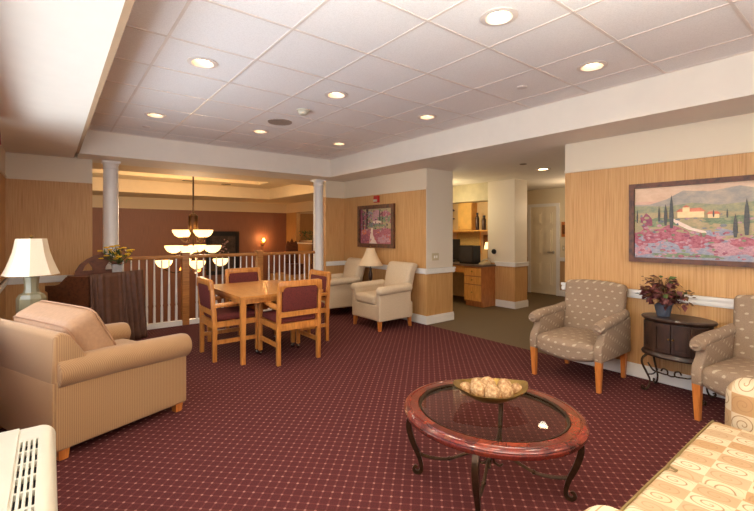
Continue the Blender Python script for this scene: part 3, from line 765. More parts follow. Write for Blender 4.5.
def blob(u, v, a, b, n=12, s=0): return [(u+a*(1+.2*math.sin(3*k+s))*math.cos(2*PI*k/n), v+b*(1+.25*math.cos(2.3*k+s))*math.sin(2*PI*k/n)) for k in range(n)]
mats = [P[k] for k in ('sky', 'sky2', 'hillf', 'hilln', 'field', 'green', 'pink', 'pink2', 'blue', 'cyp', 'house', 'roof', 'path', 'plum', 'teal', 'dark')]
ix = {k: i for i, k in enumerate(('sky', 'sky2', 'hillf', 'hilln', 'field', 'green', 'pink', 'pink2', 'blue', 'cyp', 'house', 'roof', 'path', 'plum', 'teal', 'dark'))}
sh = [(ix['sky2'], [(0, .55), (1, .55), (1, .82), (0, .80)]),
      (ix['hillf'], hill([(.10, .76), (.2, .82), (.3, .93), (.45, .9), (.6, .95), (.75, .88), (.9, .8)], .5)),
      (ix['hilln'], hill([(.08, .74), (.2, .72), (.35, .76), (.5, .72), (.7, .75), (.9, .72)], .4)),
      (ix['field'], hill([(.2, .64), (.4, .67), (.6, .62), (.8, .64)], .0)),
      (ix['green'], blob(.15, .5, .13, .06)), (ix['green'], blob(.6, .52, .2, .05)), (ix['hilln'], blob(.82, .58, .15, .04)),
      (ix['path'], [(.24, .56), (.29, .50), (.36, .42), (.46, .36), (.44, .34), (.33, .40), (.26, .48), (.22, .56)]),
      (ix['blue'], [(0, 0), (1, 0), (1, .3), (.8, .34), (.6, .28), (.4, .25), (.2, .3), (0, .36)]),
      (ix['pink'], blob(.22, .34, .12, .11)), (ix['pink'], blob(.07, .28, .08, .13)), (ix['pink'], blob(.40, .25, .11, .09)), (ix['pink2'], blob(.55, .16, .12, .1)),
      (ix['pink'], blob(.3, .2, .12, .07)), (ix['blue'], blob(.18, .16, .1, .08)), (ix['pink2'], blob(.78, .15, .16, .12)), (ix['pink'], blob(.62, .24, .07, .06)), (ix['blue'], blob(.5, .36, .08, .05)), (ix['pink'], blob(.9, .26, .1, .08)),
      (ix['green'], blob(.3, .05, .2, .03)), (ix['plum'], blob(.075, .52, .04, .1)), (ix['pink2'], blob(.05, .1, .06, .07)),
      (ix['house'], [(.27, .56), (.42, .56), (.42, .64), (.27, .64)]), (ix['roof'], [(.26, .64), (.43, .64), (.4, .69), (.28, .68)]), (ix['house'], [(.3, .6), (.34, .6), (.34, .7), (.3, .7)]), (ix['roof'], [(.295, .7), (.345, .7), (.32, .73)]),
      (ix['house'], [(.44, .55), (.5, .55), (.5, .6), (.44, .6)]), (ix['roof'], [(.43, .6), (.51, .6), (.49, .635), (.445, .635)])]
for u, v, w_, h in ((.02, .5, .012, .2), (.16, .52, .014, .22), (.2, .46, .022, .30), (.235, .42, .028, .46), (.58, .3, .024, .3), (.635, .33, .03, .46), (.54, .55, .01, .12), (.47, .56, .01, .1), (.93, .35, .025, .35)): sh.append((ix['cyp'], cypress(u, v, w_, h)))
RP = random.Random(3)
for k in range(260):
    u_, v_ = RP.random()*.98+.01, RP.random()*.6
    pal = ('pink', 'pink2', 'blue', 'plum', 'pink2', 'green') if v_ < .36 else ('field', 'green', 'hilln', 'field', 'teal', 'pink2')
    a_, b__ = RP.uniform(.006, .022), RP.uniform(.008, .022)
    sh.insert(len(sh)-15, (ix[RP.choice(pal)], [(u_+a_*math.cos(t_*PI/3), min(.98, max(.01, v_+b__*math.sin(t_*PI/3)))) for t_ in range(6)]))
art('landscape_painting', 'wide framed painting of pink fields, cypress trees and a farmhouse on the right wall', (XR, 1.665, 1.195), 1.34, .68, mats, sh, .045)
sh = [(ix['field'], [(0, .3), (1, .3), (1, 1), (0, 1)]), (ix['plum'], [(0, .2), (.25, .3), (.2, .9), (.05, 1), (0, 1)]), (ix['pink2'], blob(.55, .8, .25, .15)), (ix['green'], blob(.75, .7, .2, .1)), (ix['pink'], blob(.8, .85, .15, .08)),
      (ix['teal'], blob(.45, .55, .2, .08)), (ix['pink'], [(0, 0), (1, 0), (1, .42), (.7, .45), (.5, .4), (.3, .42), (0, .35)]), (ix['plum'], blob(.15, .15, .15, .14)), (ix['roof'], blob(.12, .35, .08, .12)),
      (ix['pink2'], blob(.75, .12, .2, .1)), (ix['path'], [(.3, 0), (.55, 0), (.42, .25), (.42, .45), (.36, .45), (.33, .25)]), (ix['blue'], blob(.3, .85, .12, .08)),
      (ix['dark'], [(.2, .4), (.26, .4), (.27, 1), (.19, 1)]), (ix['dark'], [(.62, .45), (.65, .45), (.66, .98), (.62, .98)]), (ix['dark'], [(.7, .48), (.72, .48), (.72, .95), (.7, .95)]), (ix['dark'], [(.08, .4), (.12, .4), (.11, .9), (.07, .9)]), (ix['green'], blob(.6, .52, .25, .03)), (ix['path'], blob(.55, .62, .15, .04))]
for k in range(220):
    u_, v_ = RP.random()*.94+.03, RP.random()*.94+.03
    pal = ('pink', 'plum', 'pink2', 'pink', 'roof') if v_ < .4 else ('plum', 'green', 'pink2', 'teal', 'field', 'dark')
    if abs(u_-.42) < .06 and v_ < .4: continue
    a_, b__ = RP.uniform(.01, .03), RP.uniform(.015, .04)
    sh.append((ix[RP.choice(pal)], [(u_+a_*math.cos(t_*PI/3), min(.98, max(.01, v_+b__*math.sin(t_*PI/3)))) for t_ in range(6)]))
art('garden_painting', 'square dark framed painting of a pink garden path on the nook wall', (XR, 6.33, 1.235), .91, .625, mats, sh, .07)

# ------------------------------------------------------------------ left club chair
def fronts(t): return t
dx, dy = math.cos(math.radians(22.7)), math.sin(math.radians(22.7))
bx, by = .02, 3.235
W, D = 1.02, .95
cxx, cyy = bx+dx*D/2-dy*W/2, by+dy*D/2+dx*W/2
ch = thing('club_armchair', 'large tan striped rolled arm club chair at the left seen from behind', 'armchair', (cxx, cyy, 0), math.radians(22.7))
m = MB(); m.soft((D-.06, W-.26, .36), .03, (0, 0, .24)); m.build('base', M['stripe'], ch)
for s in (-1, 1):
    m = MB(); m.soft((D-.02, .12, .45), .018, (.0, s*(W/2-.085), .29))
    rr = .098; yc = s*(W/2-.082)
    m.tube([(-D/2+.028, yc, .548), (-D/2+.034, yc, .548), (-.1, yc, .542), (.25, yc, .525), (D/2-.02, yc, .515), (D/2+.012, yc, .513), (D/2+.035, yc, .512)], [rr-.012, rr, rr, rr, rr, rr-.008, rr-.045], seg=28)
    m.build('arm', M['stripe'], ch)
m = MB(); m.prism([(-D/2, .45), (-D/2+.01, .79), (-D/2+.045, .815), (-D/2+.10, .79), (-D/2+.25, .56), (-D/2+.28, .45)], 'y', -W/2+.03, W/2-.03, .02, seg=3)
m.prism([(-D/2, .07), (-D/2, .5), (-D/2+.02, .5), (-D/2+.02, .07)], 'y', -W/2+.03, W/2-.03, .004); m.build('backrest', M['stripe'], ch)
m = MB(); m.soft((.62, .68, .15), .05, (.12, 0, .42), (0, 0, .02)); m.build('seat_cushion', M['stripe'], ch)
pil = thing('lumbar_pillow', 'tan pillow with piped edges leaning on the back of the striped club chair', 'pillow', ch.location, math.radians(22.7))
pm = T(-.195, .01, .712, 0, math.radians(-28), 0)
m = MB(); m.soft((.23, .82, .37), .065, puff=(.03, .0, .0), mat=pm, n=8); m.build('cover', M['pillow'], pil)
m = MB()
for sx in (-1, 1):
    pts = []
    for k in range(41):
        a = 2*PI*k/40; ca, sa = math.cos(a), math.sin(a)
        pts.append(pm @ Vector((sx*.095, .405*math.copysign(abs(ca)**.25, ca), .18*math.copysign(abs(sa)**.25, sa))))
    m.tube(pts, .006, seg=6)
m.build('piping', plain('pillow_piping', (162, 118, 84), .7), pil)
for x in (-1, 1):
    for y in (-1, 1):
        MB().taper((x*(D/2-.07), y*(W/2-.07), 0), .025, (x*(D/2-.07), y*(W/2-.07), .07), .032).build('leg', M['legoak'], ch)

# ------------------------------------------------------------------ end table + lamp at left
t = thing('end_table', 'dark wooden end table behind the club chair carrying the left lamp', 'table', (-.13, 4.9, 0))
MB().box((-.25, -.25, .57), (.25, .25, .6), .006).build('tabletop', M['walnut'], t); MB().box((-.22, -.22, .5), (.22, .22, .57)).build('apron', M['walnut'], t)
for x in (-1, 1):
    for y in (-1, 1): MB().taper((x*.2, y*.2, 0), .018, (x*.2, y*.2, .5), .025).build('leg', M['walnut'], t)
t = thing('table_lamp', 'table lamp with cream bell shade and celadon urn base, at left', 'lamp', (-.135, 4.88, .6), math.radians(20))
m = MB(); m.lathe([(.001, 0), (.08, 0), (.08, .02), (.095, .03), (.108, .14), (.108, .25), (.09, .285), (.06, .30), (.05, .34), (.055, .40), (.06, .44), (.03, .455)], seg=8, a0=PI/8); m.build('base', M['ceramic'], t, smooth=20)
MB().lathe([(.006, .43), (.006, .79), (.02, .80), (.012, .815), (.001, .82)], seg=10).build('harp', M['brass'], t)
m = MB(); m.lathe([(.208, .46), (.182, .52), (.157, .59), (.132, .67), (.112, .785), (.111, .785), (.131, .67), (.156, .59), (.181, .52), (.207, .46)], seg=8, a0=PI/8, cap=False); m.build('lamp_shade', M['shade'], t, smooth=20)

# ------------------------------------------------------------------ piano with draped back
C_ = Vector((.36, 6.06)); A_ = Vector((.985, 6.47)); B_ = Vector((.0, 6.46)); E_ = Vector((.52, 6.76))
t = thing('piano', 'dark wood piano with arched music stand and brown pleated drape', 'piano', (C_.x, C_.y, 0))
ad = (A_-C_); bd = (B_-C_); la, lb_ = ad.length, bd.length; an = math.atan2(ad.y, ad.x); bn = math.atan2(bd.y, bd.x)
# wooden case: footprint polygon
m = MB(); m.prism([(0.02, .03), (ad.x-.03, ad.y+.01), ((E_-C_).x, (E_-C_).y), (-.18, .36), (-.14, .2)], 'z', .08, .88, .006); m.build('case', M['pianowood'], t)
m = MB(); m.prism([(.015, .0), (ad.x+.0, ad.y-.01), ((E_-C_).x+.02, (E_-C_).y+.03), (-.2, .37), (-.13, .16)], 'z', .88, .905, .006); m.build('lid', M['pianowood'], t)
prof = [(0, .05), (0, .905), (.27, .905), (.32, .895), (.36, .86), (.41, .81), (.48, .79), (.62, .785), (.62, .72), (.58, .7), (.56, .05)]
m = MB(); m.prism(prof, 'y', -.03, .0, .004, mat=T(0, 0, 0, 0, 0, bn)); m.build('side_panel', M['pianowood'], t)
MB().box((.3, -.5, .66), (.6, -.03, .74), .006, mat=T(0, 0, 0, 0, 0, bn)).build('keyboard_shelf', M['pianowood'], t)
# arched stand with two pierced openings, a plane along the length
arch = [(-.30, 0), (-.29, .06), (-.24, .14), (-.17, .20), (-.1, .235), (-.05, .25), (0, .275), (.05, .25), (.1, .23), (.15, .19), (.17, .12), (.18, 0)]
hole = lambda c, s: [(c-.055*s, .06), (c+.055*s, .06), (c+.05*s, .10), (c+.01*s, .16), (c-.03*s, .12)]
def pierced(m, outer, holes, y0, y1, mat):
    # strips between columns: sample outline heights, leave out the openings
    xs = sorted(set([p[0] for p in outer]+[p[0] for h in holes for p in h]+[-.3+.48*k/24 for k in range(25)]))
    def ho(x):
        for (a, za), (b, zb) in zip(outer, outer[1:]):
            if a <= x <= b and b > a: return za+(zb-za)*(x-a)/(b-a)
        return 0
    def hr(h, x):
        z = []
        n = len(h)
        for i in range(n):
            (a, za), (b, zb) = h[i], h[(i+1) % n]
            if min(a, b)-1e-9 <= x <= max(a, b)+1e-9 and abs(a-b) > 1e-9: z.append(za+(zb-za)*(x-a)/(b-a))
        return (min(z), max(z)) if z else None
    for a, b in zip(xs, xs[1:]):
        if b-a < 1e-6: continue
        mid = (a+b)/2; seg = None
        for h in holes:
            if hr(h, mid): seg = h
        def quad(za0, za1, zb0, zb1):
            vs = [(a, y0, za0), (b, y0, zb0), (b, y0, zb1), (a, y0, za1), (a, y1, za0), (b, y1, zb0), (b, y1, zb1), (a, y1, za1)]
            m.raw(vs, [(0, 1, 2, 3), (7, 6, 5, 4), (3, 2, 6, 7), (0, 4, 5, 1)], mat)
        if seg:
            ra, rb = hr(seg, a+1e-6), hr(seg, b-1e-6)
            if ra and rb: quad(0, ra[0], 0, rb[0]); quad(ra[1], ho(a), rb[1], ho(b)); continue
        quad(0, ho(a), 0, ho(b))
m = MB(); pierced(m, arch, [hole(-.16, 1), hole(.085, -1)], -.012, .012, T(.16, .26, .905, 0, 0, an-.35)); m.build('music_stand', M['pianowood'], t, smooth=0, recalc=False)
# drape: pleated sheet round the long side
m = MB(); rows = 14; n = 150; vs = []
for j in range(rows+1):
    zz = .93-.925*j/rows; fl = j/rows
    for i in range(n+1):
        s_ = i/n; px = C_.x*0+ad.x*s_; py = ad.y*s_
        nx, ny = ad.y/la, -ad.x/la
        wv = (.012+.024*fl)*(.55+.45*math.sin(s_*9+1))*math.sin(s_*2*PI*10+1.6*math.sin(s_*11)+.5*fl*math.sin(s_*5))+.035*fl
        ext = .06*fl*(s_-.2)
        vs.append((px+nx*(.02+wv)+ad.x/la*ext, py+ny*(.02+wv)+ad.y/la*ext, zz))
fs = [(j*(n+1)+i, j*(n+1)+i+1, (j+1)*(n+1)+i+1, (j+1)*(n+1)+i) for j in range(rows) for i in range(n)]
m.raw(vs, fs); dr = m.build('drape', M['drape'], t, smooth=80, recalc=False)
sd = dr.modifiers.new('thick', 'SOLIDIFY'); sd.thickness = .004
t = thing('flower_vase', 'silver vase of yellow flowers on the draped piano', 'vase', (C_.x+ad.x*.50+.01, C_.y+ad.y*.50+.10, .906))
MB().box((-.055, -.04, 0), (.055, .04, .11), .012).box((-.06, -.045, .10), (.06, .045, .118), .006).build('vase', M['silver'], t)
m = MB(); g = MB()
for k in range(34):
    a = R.uniform(0, 2*PI); r = R.uniform(.02, .20); z = .13+R.uniform(.03, .25)*(1-r*1.6)+.03
    p = (r*math.cos(a), r*math.sin(a)*.8, z)
    if k % 4 != 3:
        for q in range(7):
            b = 2*PI*q/7; m.ball((p[0]+.02*math.cos(b), p[1]+.02*math.sin(b), p[2]), .017, 1, (1, 1, .6))
        m.ball(p, .013, 1)
    g.tube([(0, 0, .1), (p[0]*.6, p[1]*.6, p[2]*.7), p], .0025, seg=4, smooth=3)
for k in range(90):
    a = R.uniform(0, 2*PI); r = R.uniform(.02, .19)
    g.raw([(0, -.014, 0), (.06, 0, .015), (0, .014, 0), (-.02, 0, 0)], [(0, 1, 2, 3)], T(r*math.cos(a), r*math.sin(a)*.8, R.uniform(.11, .31), R.uniform(-.8, .8), R.uniform(-1, .6), R.uniform(0, 6.3)))
g.build('leaves', M['leafgreen'], t, smooth=0); m.build('flowers', M['yellow'], t)

# ------------------------------------------------------------------ dining set
t = thing('dining_table', 'rectangular honey oak dining table ringed by four burgundy chairs', 'table', (2.12, 5.07, 0))
tx, ty = .515, .655
MB().box((-tx, -ty, .71), (tx, ty, .742), .008, seg=3).build('tabletop', M['oak_top'], t)
m = MB(); m.box((-tx+.05, -ty+.035, .655), (tx-.05, -ty+.055, .71)); m.box((-tx+.05, ty-.055, .655), (tx-.05, ty-.035, .71)); m.box((-tx+.035, -ty+.05, .655), (-tx+.055, ty-.05, .71)); m.box((tx-.055, -ty+.05, .655), (tx-.035, ty-.05, .71)); m.build('apron', M['oak'], t)
for x in (-1, 1):
    for y in (-1, 1): MB().taper((x*(tx-.045), y*(ty-.045), 0), .022, (x*(tx-.045), y*(ty-.045), .71), .028, .003).build('leg', M['oak'], t)

def dining_chair():
    """faces +y; back legs at y=0, front legs with casters at y=.53"""
    t = thing('dining_chair', '', 'chair')
    w = .245
    for s in (-1, 1):
        m = MB(); m.prism([(-.02, 0), (.025, 0), (.03, .40), (.02, .55), (-.015, .90), (-.05, .90), (-.03, .55), (-.02, .40)], 'x', s*w-.021, s*w+.021, .004); m.build('back_leg', M['oak'], t)
        m = MB(); m.prism([(.475, .06), (.52, .06), (.535, .45), (.53, .56), (.50, .63), (.465, .63), (.475, .45)], 'x', s*w-.02, s*w+.02, .004)
        fl = m.build('front_leg', M['oak'], t)
        m = MB(); m.lathe([(.012, 0), (.026, .004), (.026, .022), (.012, .026)], mat=T(s*w-.013, .5, .027, 0, PI/2), seg=16); m.tube([(s*w, .5, .04), (s*w, .5, .065)], .008, seg=8); m.build('caster', M['chrome'], fl)
        m = MB(); m.prism([(.0, .60), (.12, .605), (.3, .625), (.48, .63), (.54, .615), (.555, .635), (.53, .655), (.45, .665), (.3, .66), (.0, .64)], 'x', s*w-.028, s*w+.028, .008); m.build('armrest', M['oak'], t)
        MB().box((s*w-.012, .01, .19), (s*w+.012, .49, .235), .003).build('stretcher', M['oak'], t)
        MB().box((s*w-.014, .01, .38), (s*w+.014, .49, .44), .003).build('side_rail', M['oak'], t)
    MB().box((-w+.0, -.018, .37), (w, .018, .445), .003).build('seat_rail', M['oak'], t)
    MB().box((-w, .49, .38), (w, .52, .44), .003).build('seat_rail', M['oak'], t)
    m = MB(); m.prism([(-w-.021, .80), (-w+.035, .80), (-w+.04, .825), (-w+.065, .845), (w-.065, .845), (w-.04, .825), (w-.035, .80), (w+.021, .80), (w+.021, .87), (w+.012, .9), (w-.015, .912), (-w+.015, .912), (-w-.012, .9), (-w-.021, .87)], 'y', -.055, -.015, .004, mat=T(0, 0, 0)); m.box((-w+.01, -.035, .52), (w-.01, .0, .575), .004); m.build('back_frame', M['oak'], t)
    m = MB(); m.soft((w*2-.06, .045, .275), .018, (0, 0, 0), (0, .006, 0), mat=T(0, -.018, .71, math.radians(6))); m.build('backrest', M['burg_fab'], t)
    m = MB(); m.soft((w*2-.03, .50, .07), .03, (0, .265, .475), (0, 0, .018)); m.build('seat', M['burg_fab'], t)
    return t
dc = dining_chair(); dc.location = (2.18, 4.175, 0); dc['label'] = 'burgundy padded oak dining chair at the near end of the table, back toward viewer'; dc['group'] = 'dining chairs around the oak table'
dup(dc, (1.43, 4.985, 0), -PI/2, 'burgundy padded oak dining chair on the left side of the table')
dup(dc, (2.89, 4.99, 0), PI/2, 'burgundy padded oak dining chair on the right side of the table')
dup(dc, (2.245, 6.02, 0), PI, 'burgundy padded oak dining chair at the far end of the table by the railing')

# ------------------------------------------------------------------ cream armchairs + table lamp in the nook
def cream_chair():
    """faces -x; origin at the middle of the footprint"""
    t = thing('cream_armchair', '', 'armchair')
    MB().soft((.68, .66, .24), .03, (0.02, 0, .26)).build('base', M['cream_fab'], t)
    MB().soft((.58, .48, .14), .045, (-.05, 0, .44), (0, 0, .02)).build('seat_cushion', M['cream_fab'], t)
    for s in (-1, 1):
        m = MB(); m.soft((.62, .09, .46), .02, (-.01, s*.305, .37)); m.soft((.67, .135, .125), .06, (-.015, s*.325, .59), warp=lambda q: (q.x, q.y, q.z+.01*(q.x/.3)))
        m.build('arm', M['cream_fab'], t)
    bmat = T(.29, 0, .40, 0, math.radians(13))
    m = MB(); m.soft((.16, .56, .6), .05, (0, 0, .28), (.02, 0, 0), mat=bmat, warp=lambda q: (q.x+(.05*max(0, (q.z-.12)/.18)**2), q.y*(1+.04*q.z/.3), q.z)); m.build('backrest', M['cream_fab'], t)
    for x in (-1, 1):
        for y in (-1, 1): MB().taper((x*.30+.01, y*.31, 0), .018, (x*.29+.01, y*.3, .15), .026, .003).build('leg', M['legoak'], t)
    return t
cc = cream_chair(); cc.location = (4.045, 5.02, 0); cc['label'] = 'cream upholstered armchair right of the nook lamp, nearest the wall end'; cc['group'] = 'cream armchairs in the nook'
dup(cc, (4.03, 6.32, 0), math.radians(-8), 'cream upholstered armchair left of the nook lamp, against the far column')
t = thing('side_table', 'small dark side table between the two cream armchairs', 'table', (4.33, 5.68, 0))
MB().lathe([(.001, .52), (.2, .52), (.205, .53), (.2, .545), (.001, .545)], seg=32).build('tabletop', M['walnut'], t)
MB().lathe([(.025, .02), (.035, .15), (.02, .25), (.03, .4), (.03, .52)], seg=16).build('pedestal', M['walnut'], t)
MB().lathe([(.15, 0), (.15, .02), (.03, .035)], seg=24).build('base', M['walnut'], t)
t = thing('table_lamp', 'small table lamp with tan cone shade between the cream armchairs', 'lamp', (4.33, 5.68, .546))
MB().lathe([(.001, 0), (.07, 0), (.07, .015), (.03, .03), (.018, .06), (.032, .1), (.035, .17), (.018, .24), (.024, .27), (.008, .29), (.006, .34)], seg=20).build('base', M['lampdark'], t)
m = MB(); m.lathe([(.215, .325), (.17, .40), (.125, .48), (.085, .57), (.07, .62), (.069, .62), (.084, .57), (.124, .48), (.169, .40), (.214, .325)], seg=32, cap=False); m.build('lamp_shade', M['shade_nook'], t)
MB().lathe([(.004, .3), (.004, .63), (.012, .64), (.001, .66)], seg=8).build('finial', M['brass'], t)

# ------------------------------------------------------------------ patterned armchairs on the right
def dash_chair():
    """faces -x, origin between the legs"""
    t = thing('accent_armchair', '', 'armchair')
    fx, bk = -.31, .31
    m = MB()
    # seat with bowed, dipping front rail
    pol = [(fx, .27), (fx, .36), (bk, .38), (bk, .27)]
    n = 20; vs = []; 
    m.soft((.62, .60, .15), .05, (0, 0, .345), (0, 0, .03), n=8, warp=lambda q: (q.x-(.045*(1-(q.y/.3)**2) if q.x < -.1 else 0), q.y, q.z-(.035*(1-(q.y/.3)**2)*max(0, -q.x/.31) if q.z < 0 else 0)))
    m.build('seat', M['motif'], t)
    for s in (-1, 1):
        y = s*.315
        # side panel with the swept front post
        prof = [(fx-.005, .27), (fx-.015, .36), (fx+.0, .42), (fx+.055, .48), (fx+.075, .53), (fx+.06, .575), (bk-.05, .60), (bk+.02, .62), (bk+.02, .27)]
        m = MB(); m.prism(prof, 'y', y-.036, y+.036, .014, seg=3)
        # padded roll on top, curling over at the front
        m.tube([(fx+.035, y, .565), (fx+.03, y+s*.004, .585), (fx+.2, y+s*.006, .605), (fx+.42, y, .615), (bk+.0, y-s*.01, .64)], [.046, .050, .050, .046, .042], seg=18, smooth=6)
        m.tube([(fx-.02, y, .578), (fx+.035, y, .58)], [.040, .050], seg=18)
        m.build('arm', M['motif'], t)
    bmat = T(bk-.05, 0, .36, 0, math.radians(10))
    def wp(q):
        k = (q.z+.3)/.6
        return (q.x+.02*(1-(q.y/.3)**2), q.y*(.93+.07*k), q.z+(.03*(1-(q.y/.31)**2)*max(0, q.z/.3)))
    m = MB(); m.soft((.10, .62, .58), .04, (0, 0, .27), (.012, 0, 0), mat=bmat, n=8, warp=wp); m.build('backrest', M['motif'], t)
    for y in (-1, 1):
        MB().taper((fx+.025, y*.315, 0), .017, (fx+.02, y*.318, .28), .027, .003).build('front_leg', M['legoak'], t)
        MB().taper((bk+.01, y*.285, 0), .017, (bk-.02, y*.30, .28), .026, .003).build('back_leg', M['legoak'], t)
    return t
rc = dash_chair(); rc.location = (4.155, 2.01, 0); rc['label'] = 'taupe dash patterned armchair with oak legs by the hall opening'; rc['group'] = 'taupe armchairs along the right wall'
dup(rc, (4.15, .628, 0), math.radians(-8), 'taupe dash patterned armchair cut off by the right edge, behind the sofa')

# ------------------------------------------------------------------ oval chest, plant
t = thing('oval_chest', 'dark brown oval two door chest on scrolled iron legs against the right wall', 'chest', (4.40, 1.25, 0))
SX, SY = .165, .255
def oval(prof, m): return m.lathe(prof, seg=72, sx=1, sy=1)
def ol(m, pr): # pr: (scale, z)
    vs = []; fs = []; seg = 72
    for sc, z in pr:
        for k in range(seg):
            a = 2*PI*k/seg; vs.append(((SX+sc)*math.cos(a), (SY+sc)*math.sin(a), z))
    for i in range(len(pr)-1):
        for k in range(seg): j = (k+1) % seg; fs.append((i*seg+k, i*seg+j, (i+1)*seg+j, (i+1)*seg+k))
    fs.append(tuple(reversed(range(seg)))); fs.append(tuple((len(pr)-1)*seg+k for k in range(seg))); m.raw(vs, fs); return m
ol(MB(), [(0, .35), (0, .645)]).build('body', M['walnut'], t)
ol(MB(), [(.0, .640), (.012, .65), (.025, .657), (.03, .67), (.022, .68), (.0, .682)]).build('top', M['walnut'], t)
ol(MB(), [(.0, .325), (.022, .33), (.03, .345), (.022, .36), (.006, .375), (.0, .38)]).build('base_moulding', M['walnut'], t)
def arcpanel(m, a0, a1, z0, z1, off, th=.008):
    n = 14; vs = []
    for k in range(n+1):
        a = a0+(a1-a0)*k/n
        for o, z in ((off, z0), (off, z1), (off+th, z1), (off+th, z0)): vs.append(((SX+o)*math.cos(a), (SY+o)*math.sin(a), z))
    fs = [(4*k+i, 4*k+(i+1) % 4, 4*k+4+(i+1) % 4, 4*k+4+i) for k in range(n) for i in range(4)]+[(0, 1, 2, 3), (4*n+3, 4*n+2, 4*n+1, 4*n)]
    m.raw(vs, fs)
for a0, a1, nm in ((PI-.52, PI-.015, 'door'), (PI+.015, PI+.52, 'door'), (PI-1.15, PI-.60, 'side_panel'), (PI+.60, PI+1.15, 'side_panel')):
    m = MB(); arcpanel(m, a0, a1, .385, .635, -.002, .008)
    w_ = .07
    for q in ((a0, a0+w_, .385, .635), (a1-w_, a1, .385, .635), (a0, a1, .385, .415), (a0, a1, .605, .635)): arcpanel(m, *q, .004, .010)
    d = m.build(nm, M['walnut'], t)
    if nm == 'door':
        a = a1-.045 if a1 < PI else a0+.045
        MB().ball(((SX+.02)*math.cos(a), (SY+.02)*math.sin(a), .51), .009, 2).build('knob', M['brass'], d)
for a in (PI-.56, PI+.56): m = MB(); arcpanel(m, a-.03, a+.03, .375, .64, 0, .014); m.build('stile', M['walnut'], t)
for sx, sy in ((-1, 1), (-1, -1), (1, 1), (1, -1)):
    q = lambda o, z: (sx*(SX*.66+o), sy*(SY*.78+o*1.0), z)
    pts = [q(.0, .335), q(.03, .30), q(.035, .25), q(.01, .17), q(-.012, .1), q(-.005, .04), q(.015, .012), q(.035, .02), q(.035, .04), q(.022, .036)]
    MB().tube(pts, [.010, .010, .010, .009, .008, .008, .010, .009, .008, .006], smooth=5, seg=8).build('leg', M['iron'], t)
for sy in (-1, 1):
    pts = [(-SX*.75, sy*.02, .33)]
m = MB()
for sy in (-1, 1):
    m.tube([(-SX*.8, sy*.19, .26), (-SX*.95, sy*.14, .21), (-SX*1.0, sy*.08, .20), (-SX*1.02, sy*.03, .2), (-SX*1.02, sy*.03, .235), (-SX*1.02, sy*.06, .245), (-SX*1.02, sy*.075, .22)], .007, smooth=5, seg=8)
    m.tube([(-SX*.68, sy*.19, .15), (0, sy*.19, .13), (SX*.68, sy*.19, .15)], .006, smooth=5, seg=6)
m.tube([(-SX*1.02, -.03, .2), (-SX*1.0, 0, .19), (-SX*1.02, .03, .2)], .007, smooth=4)
m.build('scrollwork', M['iron'], t)

t = thing('potted_plant', 'burgundy leafed plant in a slate pot on the dark chest', 'plant', (4.38, 1.355, .683))
m = MB(); m.lathe([(.001, 0), (.05, 0), (.072, .105), (.08, .11), (.08, .128), (.07, .128), (.065, .11)], seg=28); m.build('pot', M['pot'], t)
MB().lathe([(.001, .112), (.066, .112)], seg=20, cap=False).build('soil', M['soil'], t)
st = MB(); lr = [MB(), MB(), MB()]
for k in range(60):
    a = R.uniform(0, 2*PI); r = R.uniform(.05, .25); top = .14+R.uniform(.03, .25)*(1.05-r*2.3)
    if math.cos(a) > 0: r *= .65
    ex, ey = r*math.cos(a), r*math.sin(a)
    if ey < -.1: top -= .02
    st.tube([(0, 0, .1), (ex*.4, ey*.4, top*.9), (ex, ey, top)], .0022, seg=4, smooth=3)
    for q in range(8):
        f_ = .4+.65*q/7; c = (ex*f_+R.uniform(-.02, .02), ey*f_+R.uniform(-.02, .02), .1+(top-.1)*min(1, f_*1.1)+R.uniform(-.015, .015))
        L_, w_ = R.uniform(.05, .082), R.uniform(.017, .028); b = lr[0 if R.random() < .7 else (1 if R.random() < .6 else 2)]
        b.raw([(0, 0, 0), (L_*.45, -w_, .004), (L_, 0, -.006), (L_*.45, w_, .004), (L_*.5, 0, -.002)], [(0, 1, 4), (1, 2, 4), (2, 3, 4), (3, 0, 4)], T(*c, R.uniform(-.7, .7), R.uniform(-.5, .9), a+R.uniform(-1.4, 1.4)))
st.build('stems', M['leafbrown'], t); 
for b, k in zip(lr, ('leafred', 'leafbrown', 'leafgreen')): b.build('leaves', M[k], t, smooth=0)
m = MB()
for tip in ((-.02, .14, .33), (-.03, .10, .30), (-.02, -.22, .22), (-.02, -.18, .24)):
    m.tube([(0, 0, .12), (tip[0]*.5, tip[1]*.6, tip[2]*.8), tip], .002, seg=4, smooth=4)
    for q in range(6): m.ball((tip[0]+R.uniform(-.015, .015), tip[1]+R.uniform(-.025, .025), tip[2]+R.uniform(-.03, .02)), .008, 1, (1, 1.6, .5))
m.build('sprigs', M['leafbrown'], t)

# ------------------------------------------------------------------ coffee table and bowl
TH = -1.273; CTX, CTY = 2.035, 1.505
t = thing('coffee_table', 'oval coffee table with red marbled rim, smoky glass centre and iron legs', 'coffee table', (CTX, CTY, 0), TH)
EA, EB, TZ = .512, .472, .412
def ering(m, prof, seg=96, closed=True):
    vs = []; n = len(prof)
    for o, z in prof:
        for k in range(seg): a = 2*PI*k/seg; vs.append(((EA+o)*math.cos(a), (EB+o)*math.sin(a), z))
    fs = [(i*seg+k, i*seg+(k+1) % seg, ((i+1) % n)*seg+(k+1) % seg, ((i+1) % n)*seg+k) for i in range(n if closed else n-1) for k in range(seg)]
    m.raw(vs, fs); return m
ering(MB(), [(-.085, TZ-.03), (-.085, TZ-.008), (-.08, TZ), (-.034, TZ), (-.031, TZ-.004), (-.026, TZ-.004), (-.023, TZ), (-.012, TZ-.001), (-.002, TZ-.006), (.004, TZ-.012), (.0, TZ-.018), (.006, TZ-.022), (.006, TZ-.036), (-.0, TZ-.046), (-.03, TZ-.048), (-.08, TZ-.045)]).build('rim', M['marble'], t)
